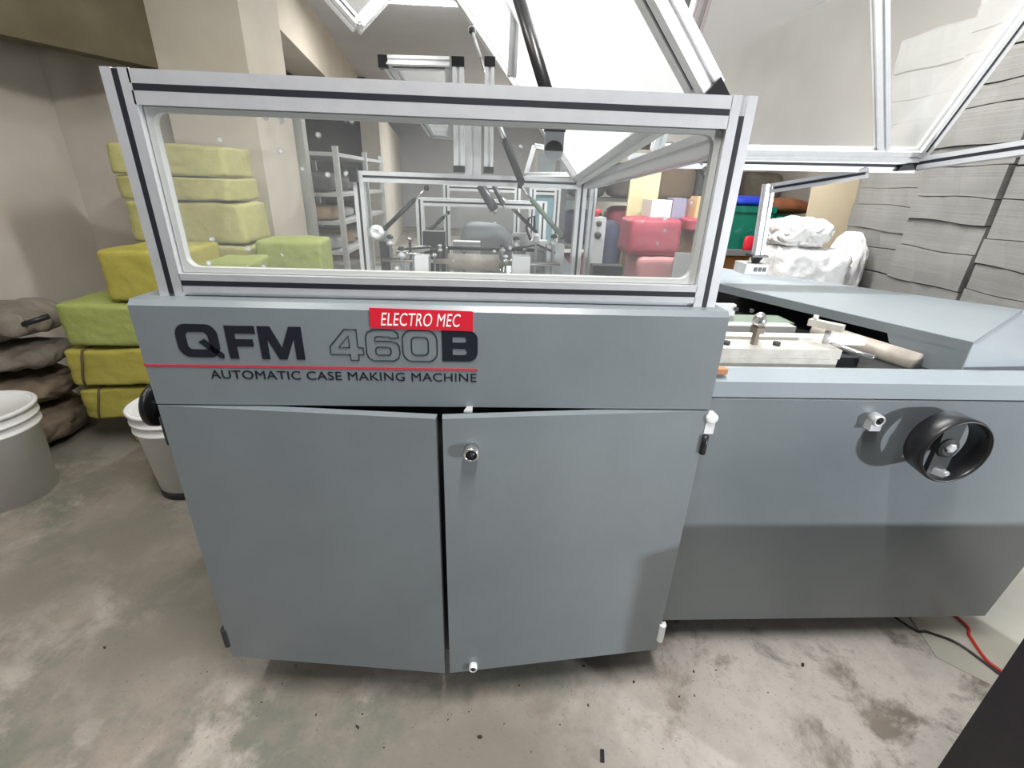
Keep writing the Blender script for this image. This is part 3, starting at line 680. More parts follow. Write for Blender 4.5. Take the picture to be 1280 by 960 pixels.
# rollers and blocks on the deck just behind the window
RY = 1.28
rz_ = at(600, 328, RY).z
RM = out('glue_roller', lathe(B(), [(0.012, at(545, 328, RY).x), (0.012, at(560, 328, RY).x), (0.036, at(560, 328, RY).x+0.001), (0.036, at(624, 328, RY).x), (0.012, at(624, 328, RY).x+0.001), (0.012, at(640, 328, RY).x)], (0, RY, rz_), 32, 'X'), roller_m, MC, True)
out('roller_shaft', tube(B(), [(at(478, 328, RY).x, RY, rz_), (at(700, 328, RY).x, RY, rz_)], 0.009, 14), chrome, MC, True)
out('roller_shaft', tube(B(), [(at(495, 323, RY).x, RY+0.02, rz_+0.028), (at(525, 323, RY).x, RY+0.02, rz_+0.028)], 0.006, 12), chrome, MC, True)
for a, b_ in ((520, 537), (640, 662)):
    bm = B(); box(bm, at(a, 328, RY).x, at(b_, 328, RY).x, RY-0.04, RY+0.04, 0.915, at(a, 319, RY).z)
    o = out('bearing_block', bm, white_plastic, MC, bevel=0.004)
out('cross_shaft', tube(B(), [(at(560, 312, RY+0.06).x, RY+0.06, at(600, 311, RY+0.06).z), (at(668, 312, RY+0.06).x, RY+0.06, at(600, 311, RY+0.06).z)], 0.008, 12), dark_metal, MC, True)
def fitting(px_, py_, Y, s, m1, m2):
    c_ = at(px_, py_, Y)
    bm = B(); lathe(bm, [(s*0.25, 0.915), (s*0.25, c_.z-s*0.4), (s*0.6, c_.z-s*0.4), (s*0.6, c_.z+s*0.1), (s*0.3, c_.z+s*0.15), (s*0.3, c_.z+s*0.6), (0.001, c_.z+s*0.62)], (c_.x, Y, 0), 18)
    o = out('clamp_post', bm, m1, MC, True)
    out('clamp_knob', lathe(B(), [(s*0.45, c_.z+s*0.6), (s*0.55, c_.z+s*0.8), (s*0.3, c_.z+s*1.1), (0.001, c_.z+s*1.12)], (c_.x, Y, 0), 18), m2, o, True)
for args in ((488, 303, 1.30, 0.03, alu_dull, dark_metal), (502, 318, 1.22, 0.03, alu_dull, dark_metal), (543, 318, 1.25, 0.022, chrome, dark_metal), (550, 312, 1.32, 0.022, chrome, chrome),
             (628, 312, 1.26, 0.022, alu_dull, dark_metal), (645, 305, 1.34, 0.03, alu_dull, dark_metal), (670, 300, 1.30, 0.026, alu_dull, white_plastic), (692, 303, 1.30, 0.032, alu_dull, dark_metal), (632, 325, 1.24, 0.02, chrome, white_plastic)):
    fitting(*args)
# angled dark cylinders hanging under the rear crossbar, sensor boxes and small valves
for (a, b_, r_) in (((601, 232), (618, 262), 0.022), ((617, 231), (629, 256), 0.012)):
    c_ = out('air_cylinder', tube(B(), [at(*a, 1.47), at(*b_, 1.44)], r_, 18), mat('gunmetal', (0.10, 0.105, 0.115), 0.4, 0.5), MC, True)
    out('cylinder_cap', tube(B(), [at(*b_, 1.44), at(b_[0]+2, b_[1]+4, 1.435)], r_*0.6, 14), chrome, c_, True)
for (x0_, y0_, x1_, y1_, Y_, m_) in ((528, 289, 556, 309, 1.55, dark_metal), (662, 301, 684, 316, 1.5, alu_dull), (474, 302, 486, 330, 1.3, dark_metal), (684, 306, 704, 332, 1.3, alu_dull), (566, 302, 600, 314, 1.5, alu_dull), (742, 332, 778, 340, 1.25, dark_metal)):
    a = at(x0_, y0_, Y_); b_ = at(x1_, y1_, Y_)
    if Y_ > 1.42: a.z, b_.z = a.z, min(b_.z, 0.93)
    out('valve_box', box(B(), a.x, b_.x, Y_, Y_+0.07, min(b_.z, 0.915) if Y_ < 1.42 else 0.80, a.z), m_, MC, bevel=0.003)
for (x_, y_, Y_) in ((512, 300, 1.33), (560, 312, 1.36), (655, 312, 1.33), (618, 316, 1.34), (580, 314, 1.37)):
    p_ = at(x_, y_, Y_); out('grease_nipple', lathe(B(), [(0.007, 0.915), (0.007, p_.z), (0.013, p_.z), (0.013, p_.z+0.008), (0.005, p_.z+0.016), (0.001, p_.z+0.016)], (p_.x, Y_, 0), 12), chrome, MC, True)
out('link_rod', tube(B(), [at(500, 312, 1.3), at(536, 309, 1.34), at(548, 316, 1.34)], 0.005, 10), dark_metal, MC, True)
out('link_rod', tube(B(), [at(640, 312, 1.33), at(672, 306, 1.3), at(694, 316, 1.3)], 0.005, 10), dark_metal, MC, True)
# feeder brackets
for (a, b_, Y) in (((500, 317), (548, 306), 1.36), ((668, 308), (700, 322), 1.36)):
    bm = B(); bar(bm, at(*a, Y), at(*b_, Y+0.3), 0.05, 0.02); out('guide_rail', bm, alu_dull, MC, bevel=0.002)
pc = at(651, 296, 1.5); out('pump_box', box(B(), pc.x-0.045, pc.x+0.04, 1.37, 1.39, 0.915, pc.z+0.03), alu_dull, MC, bevel=0.004)
out('hose', tube(B(), [at(663, 300, 1.37), at(658, 285, 1.37), at(661, 273, 1.37), at(668, 270, 1.37), at(668, 285, 1.37)], 0.006, 10), black, MC, True)
# round adjusting knob on left far post
c_ = at(472, 290, 1.37); out('adjusting_knob', lathe(B(), [(0.03, 1.375), (0.034, 1.35), (0.022, 1.34), (0.010, 1.34), (0.010, 1.35), (0.001, 1.35)], (c_.x, 0, c_.z), 24, 'Y'), white_plastic, MC, True)
# cable on the left of the machine interior
tubep = [at(505, 330, 1.0), at(540, 340, 1.0)]

# ---- right unit
bm = B()
pr = [(0.112, 0.125), (0.046, 0.9085), (1.24, 0.9085), (1.24, 0.125)]
UX0, UX1 = 0.475, 1.595
Lz = [bm.verts.new((UX0, y, z)) for y, z in pr]; Rz_ = [bm.verts.new((UX1, y, z)) for y, z in pr]
bm.faces.new(Lz); bm.faces.new(Rz_[::-1])
for i in range(len(pr)): j = (i+1) % len(pr); bm.faces.new([Lz[i], Lz[j], Rz_[j], Rz_[i]])
ub = out('side_unit_body', bm, paint, MC, bevel=0.003)
bm = B(); pr = [(0.052, 0.9115), (0.049, 0.951), (0.078, 0.9735), (0.088, 0.9735), (0.088, 0.9115)]
Lz = [bm.verts.new((UX0, y, z)) for y, z in pr]; Rz_ = [bm.verts.new((UX1, y, z)) for y, z in pr]
bm.faces.new(Lz); bm.faces.new(Rz_[::-1])
for i in range(len(pr)): j = (i+1) % len(pr); bm.faces.new([Lz[i], Lz[j], Rz_[j], Rz_[i]])
out('side_unit_lip', bm, paint_light, MC, bevel=0.002)
out('bed_tray', box(B(), UX0, UX1, 0.09, 1.24, 0.909, 0.945), dark_metal, MC)
# small black hole in the panel
out('vent_hole', lathe(B(), [(0.006, 0.049), (0.006, 0.0502), (0.0001, 0.0502)], (at(1166, 504, 0.05).x, 0, at(1166, 504, 0.05).z-0.004), 16, 'Y'), black, MC)
lp = at(1099, 524, 0.03); o, bmc = cam_lock(MC, (lp.x, 0.05, lp.z-0.004), 0.014, 0.022, alu); out('lock_core', bmc, black, o, True)
out('lock_body', box(B(), lp.x-0.013, lp.x+0.013, 0.030, 0.052, lp.z-0.032, lp.z-0.006), alu, o, bevel=0.003)
# handwheel
wx, wz = 1.064, 0.818
bm = B()
lathe(bm, [(0.079, -0.034), (0.082, -0.028), (0.079, 0.020), (0.076, 0.022), (0.072, 0.020), (0.0735, -0.028), (0.076, -0.034)], (wx, 0, wz), 72, 'Y', close=True)
hw = out('handwheel', bm, black, MC, True)
sk = B(); box(sk, wx-0.026, wx+0.020, -0.010, 0.002, wz-0.074, wz+0.074); lathe(sk, [(0.024, 0.05), (0.024, -0.014), (0.018, -0.018), (0.001, -0.018)], (wx-0.002, 0, wz), 28, 'Y')
out('spoke', sk, mat('charcoal_casting', (0.035, 0.04, 0.04), 0.45), hw, bevel=0.003)
out('hub_bolt', lathe(B(), [(0.012, -0.016), (0.012, -0.022), (0.008, -0.024), (0.001, -0.024)], (wx-0.004, 0, wz+0.004), 6, 'Y'), alu_dull, hw)
nb = B(); bar(nb, (wx-0.01, 0.0, wz-0.062), (wx+0.012, -0.016, wz-0.069), 0.02, 0.016); lathe(nb, [(0.010, -0.02), (0.010, 0.0)], (wx+0.012, 0, wz-0.068), 16, 'Y')
out('crank_stub', nb, alu, hw, bevel=0.002)

# bed mechanics
def blockp(name, x0, x1, y0, y1, z0, z1, m, bv=0.002, parent=MC):
    return out(name, box(B(), x0, x1, y0, y1, z0, z1), m, parent, bevel=bv)
cb = blockp('clamp_bar', 0.49, 0.838, 0.115, 0.185, 0.985, 1.008, castm)
cb2 = blockp('clamp_bar_base', 0.49, 0.832, 0.113, 0.183, 0.945, 0.9845, castm)
blockp('guide_strip', 0.49, 0.985, 0.225, 0.262, 0.985, 1.004, mat('chalky_white_steel', (0.66, 0.65, 0.62), 0.5, 0.2), 0.001)
blockp('guide_strip_base', 0.49, 0.93, 0.200, 0.255, 0.945, 0.984, dark_metal, 0.001)
blockp('rear_rail', 0.49, 0.86, 0.33, 0.37, 0.975, 1.002, alu_dull)
blockp('rear_rail_base', 0.52, 0.84, 0.34, 0.36, 0.945, 0.975, dark_metal)
blockp('green_plate', 0.52, 0.92, 0.43, 0.52, 0.945, 0.985, green_m)
out('slide_rod', tube(B(), [(0.52, 0.40, 0.985), (0.80, 0.40, 0.985)], 0.006, 12), chrome, MC, True)
pb_ = blockp('rear_bracket', 0.50, 0.735, 0.44, 0.46, 0.985, 1.035, alu_dull)
for px_, py_ in ((920, 386), (939, 388)):
    c_ = at(px_, py_, 0.44); out('socket_bolt', lathe(B(), [(0.006, 0.441), (0.006, 0.434), (0.001, 0.434)], (c_.x, 0, c_.z), 12, 'Y'), black, pb_)
for px_ in (908, 971):
    c_ = at(px_, 429, 0.145); out('socket_bolt', lathe(B(), [(0.0085, 1.007), (0.0085, 1.016), (0.006, 1.016), (0.005, 1.012), (0.001, 1.012)], (c_.x, 0.145, 0), 14), dark_metal, cb, True)
c_ = at(942, 430, 0.15)
bo = out('adjusting_bolt', lathe(B(), [(0.009, 1.005), (0.009, 1.038), (0.018, 1.038), (0.018, 1.052), (0.012, 1.053), (0.012, 1.058), (0.001, 1.058)], (c_.x, 0.15, 0), 6), mat('worn_bolt', (0.22, 0.19, 0.16), 0.4, 0.8), MC)
out('domed_nut', lathe(B(), [(0.015, 1.057), (0.016, 1.066), (0.013, 1.078), (0.007, 1.085), (0.001, 1.087)], (c_.x, 0.15, 0), 20), chrome, bo, True)
c_ = at(1033, 432, 0.16)
cl = out('clamp_stem', lathe(B(), [(0.007, 1.004), (0.007, 1.04), (0.001, 1.04)], (c_.x-0.002, 0.165, 0), 14), alu_dull, MC, True)
bm = B(); bar(bm, at(1012, 402, 0.20), at(1054, 411, 0.14), 0.022, 0.016); out('clamp_arm', bm, castm, cl, bevel=0.002)
q = at(1020, 397, 0.19); out('clamp_screw', lathe(B(), [(0.006, q.z-0.012), (0.006, q.z+0.006), (0.001, q.z+0.006)], (q.x, 0.19, 0), 12), alu_dull, cl, True)
# rollers at the right of the bed
r0 = Vector((0.985, 0.42, 0.966)); r1 = Vector((1.085, 0.165, 0.960))
out('bed_roller', tube(B(), [r0, r1], 0.026, 28), roller_m, MC, True)
out('bed_rod', tube(B(), [(0.885, 0.245, 0.985), (0.935, 0.13, 0.985)], 0.0075, 14), chrome, MC, True)
blockp('slide_block', 0.845, 0.935, 0.17, 0.30, 0.945, 0.975, dark_metal)
# orange-brown chip on the lip
rc = at(898, 462, 0.07); out('rust_patch', box(B(), 0.489, rc.x+0.012, 0.050, 0.07, 0.968, 0.980), mat('rust_orange', (0.42, 0.20, 0.10), 0.8), MC, bevel=0.004)

# hopper housing: plate with folded lip, open below
top = [(1.150, 0.112), (0.832, 0.76), (0.76, 0.90), (0.98, 1.22), (1.10, 1.06), (1.72, 0.50), (1.60, 0.30), (1.34, 0.098)]
zt2 = 1.035
bm = B()
lipA = Vector((1.150, 0.112, 0)); lipB = Vector((0.80, 0.822, 0))
ridge = [Vector((1.150, 0.112, zt2)), Vector((1.66, 0.46, zt2))]
f = [bm.verts.new((x, y, zt2)) for x, y in ((1.150, 0.112), (0.80, 0.822), (0.985, 1.14), (1.66, 0.46))]
g = [bm.verts.new((x, y, zt2-0.006)) for x, y in ((1.150, 0.112), (0.80, 0.822), (0.985, 1.14), (1.66, 0.46))]
bm.faces.new(f); bm.faces.new(g[::-1])
for i in range(4): j = (i+1) % 4; bm.faces.new([f[i], f[j], g[j], g[i]])
# front slanted plane from ridge down to the bed
slab(bm, [(1.150, 0.112, zt2-0.002), (1.66, 0.46, zt2-0.002), (1.50, 0.135, 0.948), (1.143, 0.104, 0.946)], 0.005)
hop = out('hopper_cover', bm, paint_light, MC, bevel=0.0015)
# folded lip with cut-out
d_ = (lipB-lipA); 
def lp_(t, z): p = lipA + d_*t; return Vector((p.x, p.y, z))
bm = B(); zc = 1.008
slab(bm, [lp_(0, zt2-0.001), lp_(1, zt2-0.001), lp_(1, zc), lp_(0, zc)], 0.004)
slab(bm, [lp_(0, zc+0.001), lp_(0.22, zc+0.001), lp_(0.205, 0.985), lp_(0.18, 0.975), lp_(0.10, 0.946), lp_(0, 0.946)], 0.004)
slab(bm, [lp_(0.975, zc+0.001), lp_(1, zc+0.001), lp_(1, 0.946), lp_(0.975, 0.946)], 0.004)
out('hopper_lip', bm, paint, hop)
out('hopper_back_panel', slab(B(), [(0.985, 1.14, zt2-0.003), (1.66, 0.46, zt2-0.003), (1.66, 0.46, 0.946), (0.985, 1.14, 0.946)], 0.006), paint_light, hop)

# unseen lamp on a stand, added right of the viewpoint
wl = empty('added_side_lamp', (2.62, -1.82, 0), math.atan2(-1.75, 1.67), label='added unseen lamp on a low stand to the right of the viewpoint', cat='lamp')
out('base', lathe(B(), [(0.14, 0), (0.14, 0.015), (0.02, 0.03), (0.001, 0.03)], (0, 0, 0), 32), dark_metal, wl, True)
out('added_lamp_pole', tube(B(), [(0, 0, 0.02), (0, 0, 0.98)], 0.012, 14), dark_metal, wl, True)
out('added_lamp_head', box(B(), -0.07, 0.07, -0.05, 0.02, 0.98, 1.12), black, wl, bevel=0.01)

# unseen bench-shaped blocker behind the viewpoint, added to darken the doors
wbn = empty('light_blocker', (-0.5, -2.3, 0), label='long dark bench-shaped light blocker added unseen behind the viewpoint', cat='table')
out('blocker_top', box(B(), -1.6, 1.6, -0.4, 0.4, 0.90, 0.95), dark_metal, wbn, bevel=0.004)
out('front_panel', box(B(), -1.55, 1.55, 0.33, 0.35, 0.05, 0.90), dark_metal, wbn)  # front of the added light blocker
for x in (-1.52, 1.52):
    for y in (-0.34, 0.30): out('leg', box(B(), x-0.03, x+0.03, y-0.03, y+0.03, 0, 0.90), dark_metal, wbn)  # legs of the added light blocker

# ------------------------------------------------------------------ left side: bales, sacks, buckets
def bale(cx, cy, z, sx, sy, sz, rz, mi, seed, label, rope=False, tilt=0.0):
    M = RZ(rz) @ Matrix.Rotation(tilt, 4, 'Y')
    r_ = empty('cloth_bale', (cx, cy, z), 0, label=label, cat='bale', group='yellow cloth bales piled by the pillar')
    o = out('wrapping', soft_box(B(), sx, sy, sz, 0.007, seed, M, cut=18, power=18, freq=6, fold=0.03), bale_m[mi], r_, True)
    if rope:
        for fx in ((-0.36,) if rope == 1 else (-0.36, 0.36)):
            pts = []
            for k in range(25):
                a = 2*PI*k/24; c_, s_ = math.cos(a), math.sin(a); l = (abs(c_)**16+abs(s_)**16)**(1/16)
                pts.append(M @ Vector((fx*sx + 0.03*math.sin(a), c_/l*(sy/2+0.004), sz/2 + s_/l*(sz/2+0.002))))
            out('binding_rope', tube(B(), pts, 0.006, 8), rope_m, r_, True)
    return r_
# lower pile (in front)
bale(-1.65, 1.54, 0.0, 0.50, 0.34, 0.165, 0.05, 0, 1, 'dark olive bale lying on the floor at the bottom of the pile')
bale(-1.76, 1.54, 0.175, 0.58, 0.44, 0.165, 0.08, 1, 2, 'yellow roped bale second from the floor, beside the black handwheel', rope=1, tilt=-0.03)
bale(-1.76, 1.52, 0.362, 0.57, 0.44, 0.185, 0.04, 1, 3, 'yellow bale with a dark seam, under the yellow green bale', rope=1, tilt=-0.02)
bale(-1.735, 1.52, 0.562, 0.54, 0.44, 0.205, 0.02, 2, 4, 'yellow green bale with flat face, level with the machine cover')
bale(-1.60, 1.54, 0.775, 0.34, 0.42, 0.235, -0.02, 1, 5, 'mustard yellow bale left of the guard window post')
# upper pile by the pillar
bale(-1.64, 1.98, 0.0, 0.60, 0.28, 0.40, 0, 0, 21, 'olive bale on the floor behind the front pile')
bale(-1.64, 1.98, 0.41, 0.60, 0.28, 0.35, 0, 0, 22, 'olive bale behind the yellow green bale')
bale(-1.62, 2.00, 0.77, 0.58, 0.34, 0.205, 0, 3, 6, 'pale bale in the back pile, third from its top')
bale(-1.64, 2.00, 0.98, 0.60, 0.34, 0.215, 0.03, 3, 7, 'pale yellow creased bale second from the top of the back pile')
bale(-1.66, 2.00, 1.20, 0.58, 0.34, 0.115, -0.03, 3, 23, 'thin pale bale just under the topmost bale')
bale(-1.67, 2.00, 1.32, 0.58, 0.34, 0.15, 0.02, 3, 8, 'topmost pale yellow bale with shiny tape, against the pillar')
bale(-1.27, 1.56, 0.0, 0.20, 0.30, 0.72, 0.0, 0, 24, 'tall olive bale on the floor under the small yellow bale')
bale(-1.27, 1.56, 0.73, 0.22, 0.30, 0.22, 0.1, 2, 9, 'small yellow bale seen low through the guard window left corner')
bale(-1.10, 1.97, 0.0, 0.30, 0.34, 0.76, 0.05, 0, 25, 'tall olive bale standing on the floor in front of the pillar')
bale(-1.12, 1.95, 0.77, 0.34, 0.30, 0.24, 0.1, 2, 10, 'yellow bale in front of the pillar foot seen through the window')

def sack(name, loc, s, m, seed, label, cat='sack', rz=0, amp=0.03, power=2.6, group=None, freq=5, fold=0.07):
    o = out(name, soft_box(B(), s[0], s[1], s[2], amp, seed, RZ(rz), cut=26, power=power, freq=freq, fold=fold), m, None, True); o.location = loc
    return tag(o, label, cat, group)
sack('brown_sack', (-2.44, 1.40, 0.0), (0.52, 0.50, 0.22), sack_m, 31, 'dark brown slumped sack on the floor behind the left bucket', rz=0.2)
sack('brown_sack', (-2.40, 1.36, 0.236), (0.52, 0.44, 0.165), sack_m, 32, 'brown rolled sack lying on the lowest sack by the wall', rz=0.1)
sack('grey_sack', (-2.40, 1.38, 0.425), (0.52, 0.42, 0.12), sack_g, 33, 'grey folded sack in the middle of the sack pile', rz=0.05)
sack('grey_sack', (-2.40, 1.42, 0.572), (0.52, 0.44, 0.145), sack_g, 34, 'pale grey dusty sack on top of the sack pile by the wall', rz=0.1)
# mallet-like tool on the sacks
tr_ = empty('mallet', (0, 0, 0), label='dark rod handled mallet with grey head lying on the grey sacks', cat='tool')
h0 = at(62, 395, 1.24); h1 = at(24, 407, 1.17)
out('handle', tube(B(), [h0, h1], 0.012, 12), black, tr_, True)
bm = B(); soft_box(bm, 0.085, 0.08, 0.10, 0.008, 5, T(h1.x-0.03, h1.y, h1.z-0.05), cut=6, power=3); out('head', bm, sack_g, tr_, True)

def bucket(name, x, y, z, r0, r1, h, label, base_black=False):
    r_ = empty(name, (x, y, z), 0, label=label, cat='bucket')
    zz = 0.035 if base_black else 0.0
    P_ = [(r0, zz), (r0+(r1-r0)*0.76, h*0.76), (r1+0.004, h*0.77), (r1+0.004, h*0.79), (r1-0.004, h*0.80), (r1-0.002, h*0.86), (r1+0.006, h*0.865), (r1+0.006, h*0.885), (r1-0.002, h*0.89), (r1, h*0.96)]
    inner = [(r1-0.002, h*0.985), (r1-0.02, h*0.985), (r1-0.024, h*0.975), (0.001, h*0.975)]
    bm = B(); lathe(bm, P_+inner, (0, 0, 0), 48); out('body', bm, white_plastic, r_, True)
    out('rim', lathe(B(), [(r1, h*0.955), (r1+0.009, h*0.958), (r1+0.011, h*0.99), (r1+0.004, h), (r1-0.006, h), (r1-0.006, h*0.955)], (0, 0, 0), 48, close=True), white_plastic, r_, True)
    if base_black: out('base', lathe(B(), [(r0-0.004, 0), (r0+0.002, 0.004), (r0+0.002, 0.036), (r0-0.01, 0.036)], (0, 0, 0), 40), black, r_, True)
    return r_
bucket('plastic_bucket', -2.12, 0.92, 0.0, 0.155, 0.182, 0.42, 'large white plastic bucket at the left edge of the floor')
bucket('plastic_bucket', -1.37, 0.99, 0.0, 0.125, 0.155, 0.43, 'white plastic bucket with black base behind the machine door', True)

# ------------------------------------------------------------------ right side: grey board stacks
def bundle(x0, x1, y0, y1, z0, z1, seed, label):
    bm = B(); nx, ny = 3, 10; rows = []
    sag = lambda t: 0.003*math.sin(t*PI*1.0+seed) + 0.003*math.sin(t*7+seed*2)
    for zi, z in enumerate((z0, z1)):
        g_ = [[bm.verts.new((x0+(x1-x0)*i/nx + random.uniform(-0.003, 0.003), y0+(y1-y0)*j/ny, z + (sag(j/ny) if zi else sag_prev(j/ny)))) for j in range(ny+1)] for i in range(nx+1)]
        rows.append(g_)
    a, b_ = rows
    for i in range(nx):
        for j in range(ny):
            bm.faces.new([a[i][j], a[i][j+1], a[i+1][j+1], a[i+1][j]]); bm.faces.new([b_[i][j], b_[i+1][j], b_[i+1][j+1], b_[i][j+1]])
    for j in range(ny):
        bm.faces.new([a[0][j], b_[0][j], b_[0][j+1], a[0][j+1]]); bm.faces.new([a[nx][j], a[nx][j+1], b_[nx][j+1], b_[nx][j]])
    for i in range(nx):
        bm.faces.new([a[i][0], a[i+1][0], b_[i+1][0], b_[i][0]]); bm.faces.new([a[i][ny], b_[i][ny], b_[i+1][ny], a[i+1][ny]])
    o = out('board_bundle', bm, board_m)
    return tag(o, label, 'board stack', 'grey board bundles stacked on the right')
colsY = [(1.40, 1.80, 2.02, 'far'), (1.00, 1.388, 1.995, 'middle'), (0.58, 0.989, 2.00, 'near')]
ordn = ['lowest', 'second lowest', 'third', 'fourth', 'fifth', 'sixth', 'seventh', 'eighth', 'ninth', 'tenth', 'eleventh', 'twelfth', 'thirteenth', 'fourteenth', 'fifteenth', 'sixteenth']
for ci, (y0, y1, xf, nm) in enumerate(colsY):
    z = 0.0; k = 0; sag_prev = lambda t: 0.0
    hs = []
    while z < (2.02, 2.16, 2.2)[ci]:
        h = random.choice([0.08, 0.10, 0.12, 0.15]); jx = random.uniform(-0.008, 0.008); jy = random.uniform(-0.004, 0.004)
        hs.append((z, h, jx, jy)); z += h
    for k, (z, h, jx, jy) in enumerate(hs):
        seed = ci*20+k; gap = random.choice([0.003, 0.004, 0.007])
        pos = ordn[k] if k < 16 else ['seventeenth', 'eighteenth', 'nineteenth', 'twentieth', 'twenty first', 'twenty second', 'twenty third', 'twenty fourth', 'twenty fifth', 'twenty sixth'][k-16]
        from_top = len(hs)-1-k
        lab = 'grey board bundle, %s from the floor in the %s stack' % (pos, nm) if from_top else 'topmost grey board bundle of the %s stack' % nm
        bundle(xf+jx, xf+0.8+jx, y0+jy, y1+jy, z+(0.0 if k else 0.001), z+h-gap, seed, lab)
        ss = seed
        sag_prev = (lambda s_: (lambda t: 0.003*math.sin(t*PI+s_) + 0.003*math.sin(t*7+s_*2)))(ss)

# tan cardboard sheet leaning at the far end, white sacks
cs = [at(1008, 338, 1.90), at(1050, 350, 1.90), at(1077, 224, 1.93), at(1018, 234, 1.93)]
lowz = 0.0
c0, c1, c2, c3 = cs
bmv = B(); slab(bmv, [Vector((c0.x-0.03, 1.86, 0.0)), Vector((c1.x+0.02, 1.86, 0.0)), Vector((c2.x, 1.95, c2.z)), Vector((c3.x, 1.95, c3.z))], 0.012)
tag(out('cardboard_sheet', bmv, card_m, bevel=0.002), 'tan cardboard sheet standing beside the far grey board stack', 'cardboard')
wb = at(1000, 330, 1.62)
sack('white_sack', (wb.x-0.05, 1.60, 0.0), (0.36, 0.40, 0.59), white_bag, 41, 'white woven sack on the floor behind the machine, underneath', power=8)
sack('white_sack', (wb.x-0.03, 1.60, 0.61), (0.37, 0.38, 0.475), white_bag, 42, 'bulging white sack under the draped white bag', power=8, amp=0.014, freq=11, fold=0.12)
wt = at(1000, 296, 1.58)
sack('white_bag', (wt.x-0.01, 1.60, 1.085), (0.27, 0.26, 0.14), white_bag, 43, 'crumpled white bag draped on top of the white sacks', 'bag', amp=0.014, power=4, freq=12, fold=0.14)
ws = at(1040, 320, 1.6)
sack('white_bag', (ws.x+0.085, 1.60, 0.0), (0.10, 0.24, 1.16), white_bag, 44, 'narrow white bag with tan edge beside the grey board', 'bag', amp=0.012, power=4, freq=11, fold=0.1)

# wooden table and crates behind, right of the window post
tz = 0.99
TY0, TY1, TX0, TX1 = 2.15, 2.95, 0.95, 2.5
tb = empty('wooden_table', (1.7, 2.5, 0), label='orange brown wooden table behind the machine carrying crates', cat='table')
out('table_top', box(B(), TX0-1.7, TX1-1.7, TY0-2.5, TY1-2.5, tz-0.035, tz), darkwood_m, tb, bevel=0.004)
out('front_panel', box(B(), TX0-1.65, TX1-1.75, TY0-2.46, TY0-2.44, 0.45, tz-0.036), wood_m, tb)
for x in (TX0-1.64, TX1-1.76):
    for y in (TY0-2.43, TY1-2.56): out('leg', box(B(), x-0.03, x+0.03, y-0.03, y+0.03, 0, tz-0.036), wood_m, tb)
def crate(x0, x1, y0, y1, z0, z1, m, label, cat, name, lid_m_=None):
    r_ = empty(name, ((x0+x1)/2, (y0+y1)/2, z0), 0, label=label, cat=cat); hx, hy, h = (x1-x0)/2, (y1-y0)/2, z1-z0
    out('body', box(B(), -hx, hx, -hy, hy, 0, h*0.86), m, r_, bevel=0.01); out('rim', box(B(), -hx-0.01, hx+0.01, -hy-0.01, hy+0.01, h*0.862, h), lid_m_ or m, r_, bevel=0.008)
    return r_
ga = at(915, 296, 2.2); gb = at(1012, 296, 2.2)
zg = at(940, 258, 2.2).z
crate(at(905, 290, 2.2).x, at(962, 290, 2.2).x, 2.2, 2.6, tz, zg, green_p, 'green plastic crate behind the window post, under the blue bag', 'crate', 'plastic_crate')
zb2 = at(940, 245, 2.2).z
o = out('blue_bag', soft_box(B(), 0.34, 0.34, zb2-zg, 0.008, 51, None, cut=8, power=3.5), blue_m, None, True); o.location = ((at(905, 290, 2.2).x+at(962, 290, 2.2).x)/2, 2.4, zg); tag(o, 'bright blue folded bag on top of the green crate', 'bag')
crate(at(968, 290, 2.2).x, at(1015, 290, 2.2).x, 2.2, 2.6, tz, at(985, 270, 2.2).z-0.004, green_p, 'green plastic crate beside the white bag, under brown bundle', 'crate', 'plastic_crate')
o = out('brown_bundle', soft_box(B(), 0.30, 0.3, 0.10, 0.012, 52, None, cut=8, power=3), mat('rust_brown_cloth', (0.22, 0.07, 0.02), 0.8, 0, (0.10, 0.03, 0.01), 10, 1), None, True)
o.location = ((at(968, 290, 2.2).x+at(1015, 290, 2.2).x)/2, 2.4, at(985, 270, 2.2).z); tag(o, 'rust brown cloth bundle on the green crate near the cardboard', 'bundle')
jc = at(938, 296, 2.12); jr = 0.042
j = empty('red_jar', (jc.x, 2.17+0.0, tz), 0, label='small red jar with handle standing before the green crate', cat='jar')
j.location = (jc.x+0.02, 2.165, tz); j.scale = (1.25, 0.5, 1.25)
out('body', lathe(B(), [(0.024, 0), (0.026, 0.01), (0.026, 0.06), (0.015, 0.07)], (0, 0, 0), 20), red_m, j, True)
out('handle', tube(B(), [(-0.022, 0, 0.06), (-0.02, 0, 0.09), (0, 0, 0.10), (0.02, 0, 0.09), (0.022, 0, 0.06)], 0.003, 8), green_p, j, True)

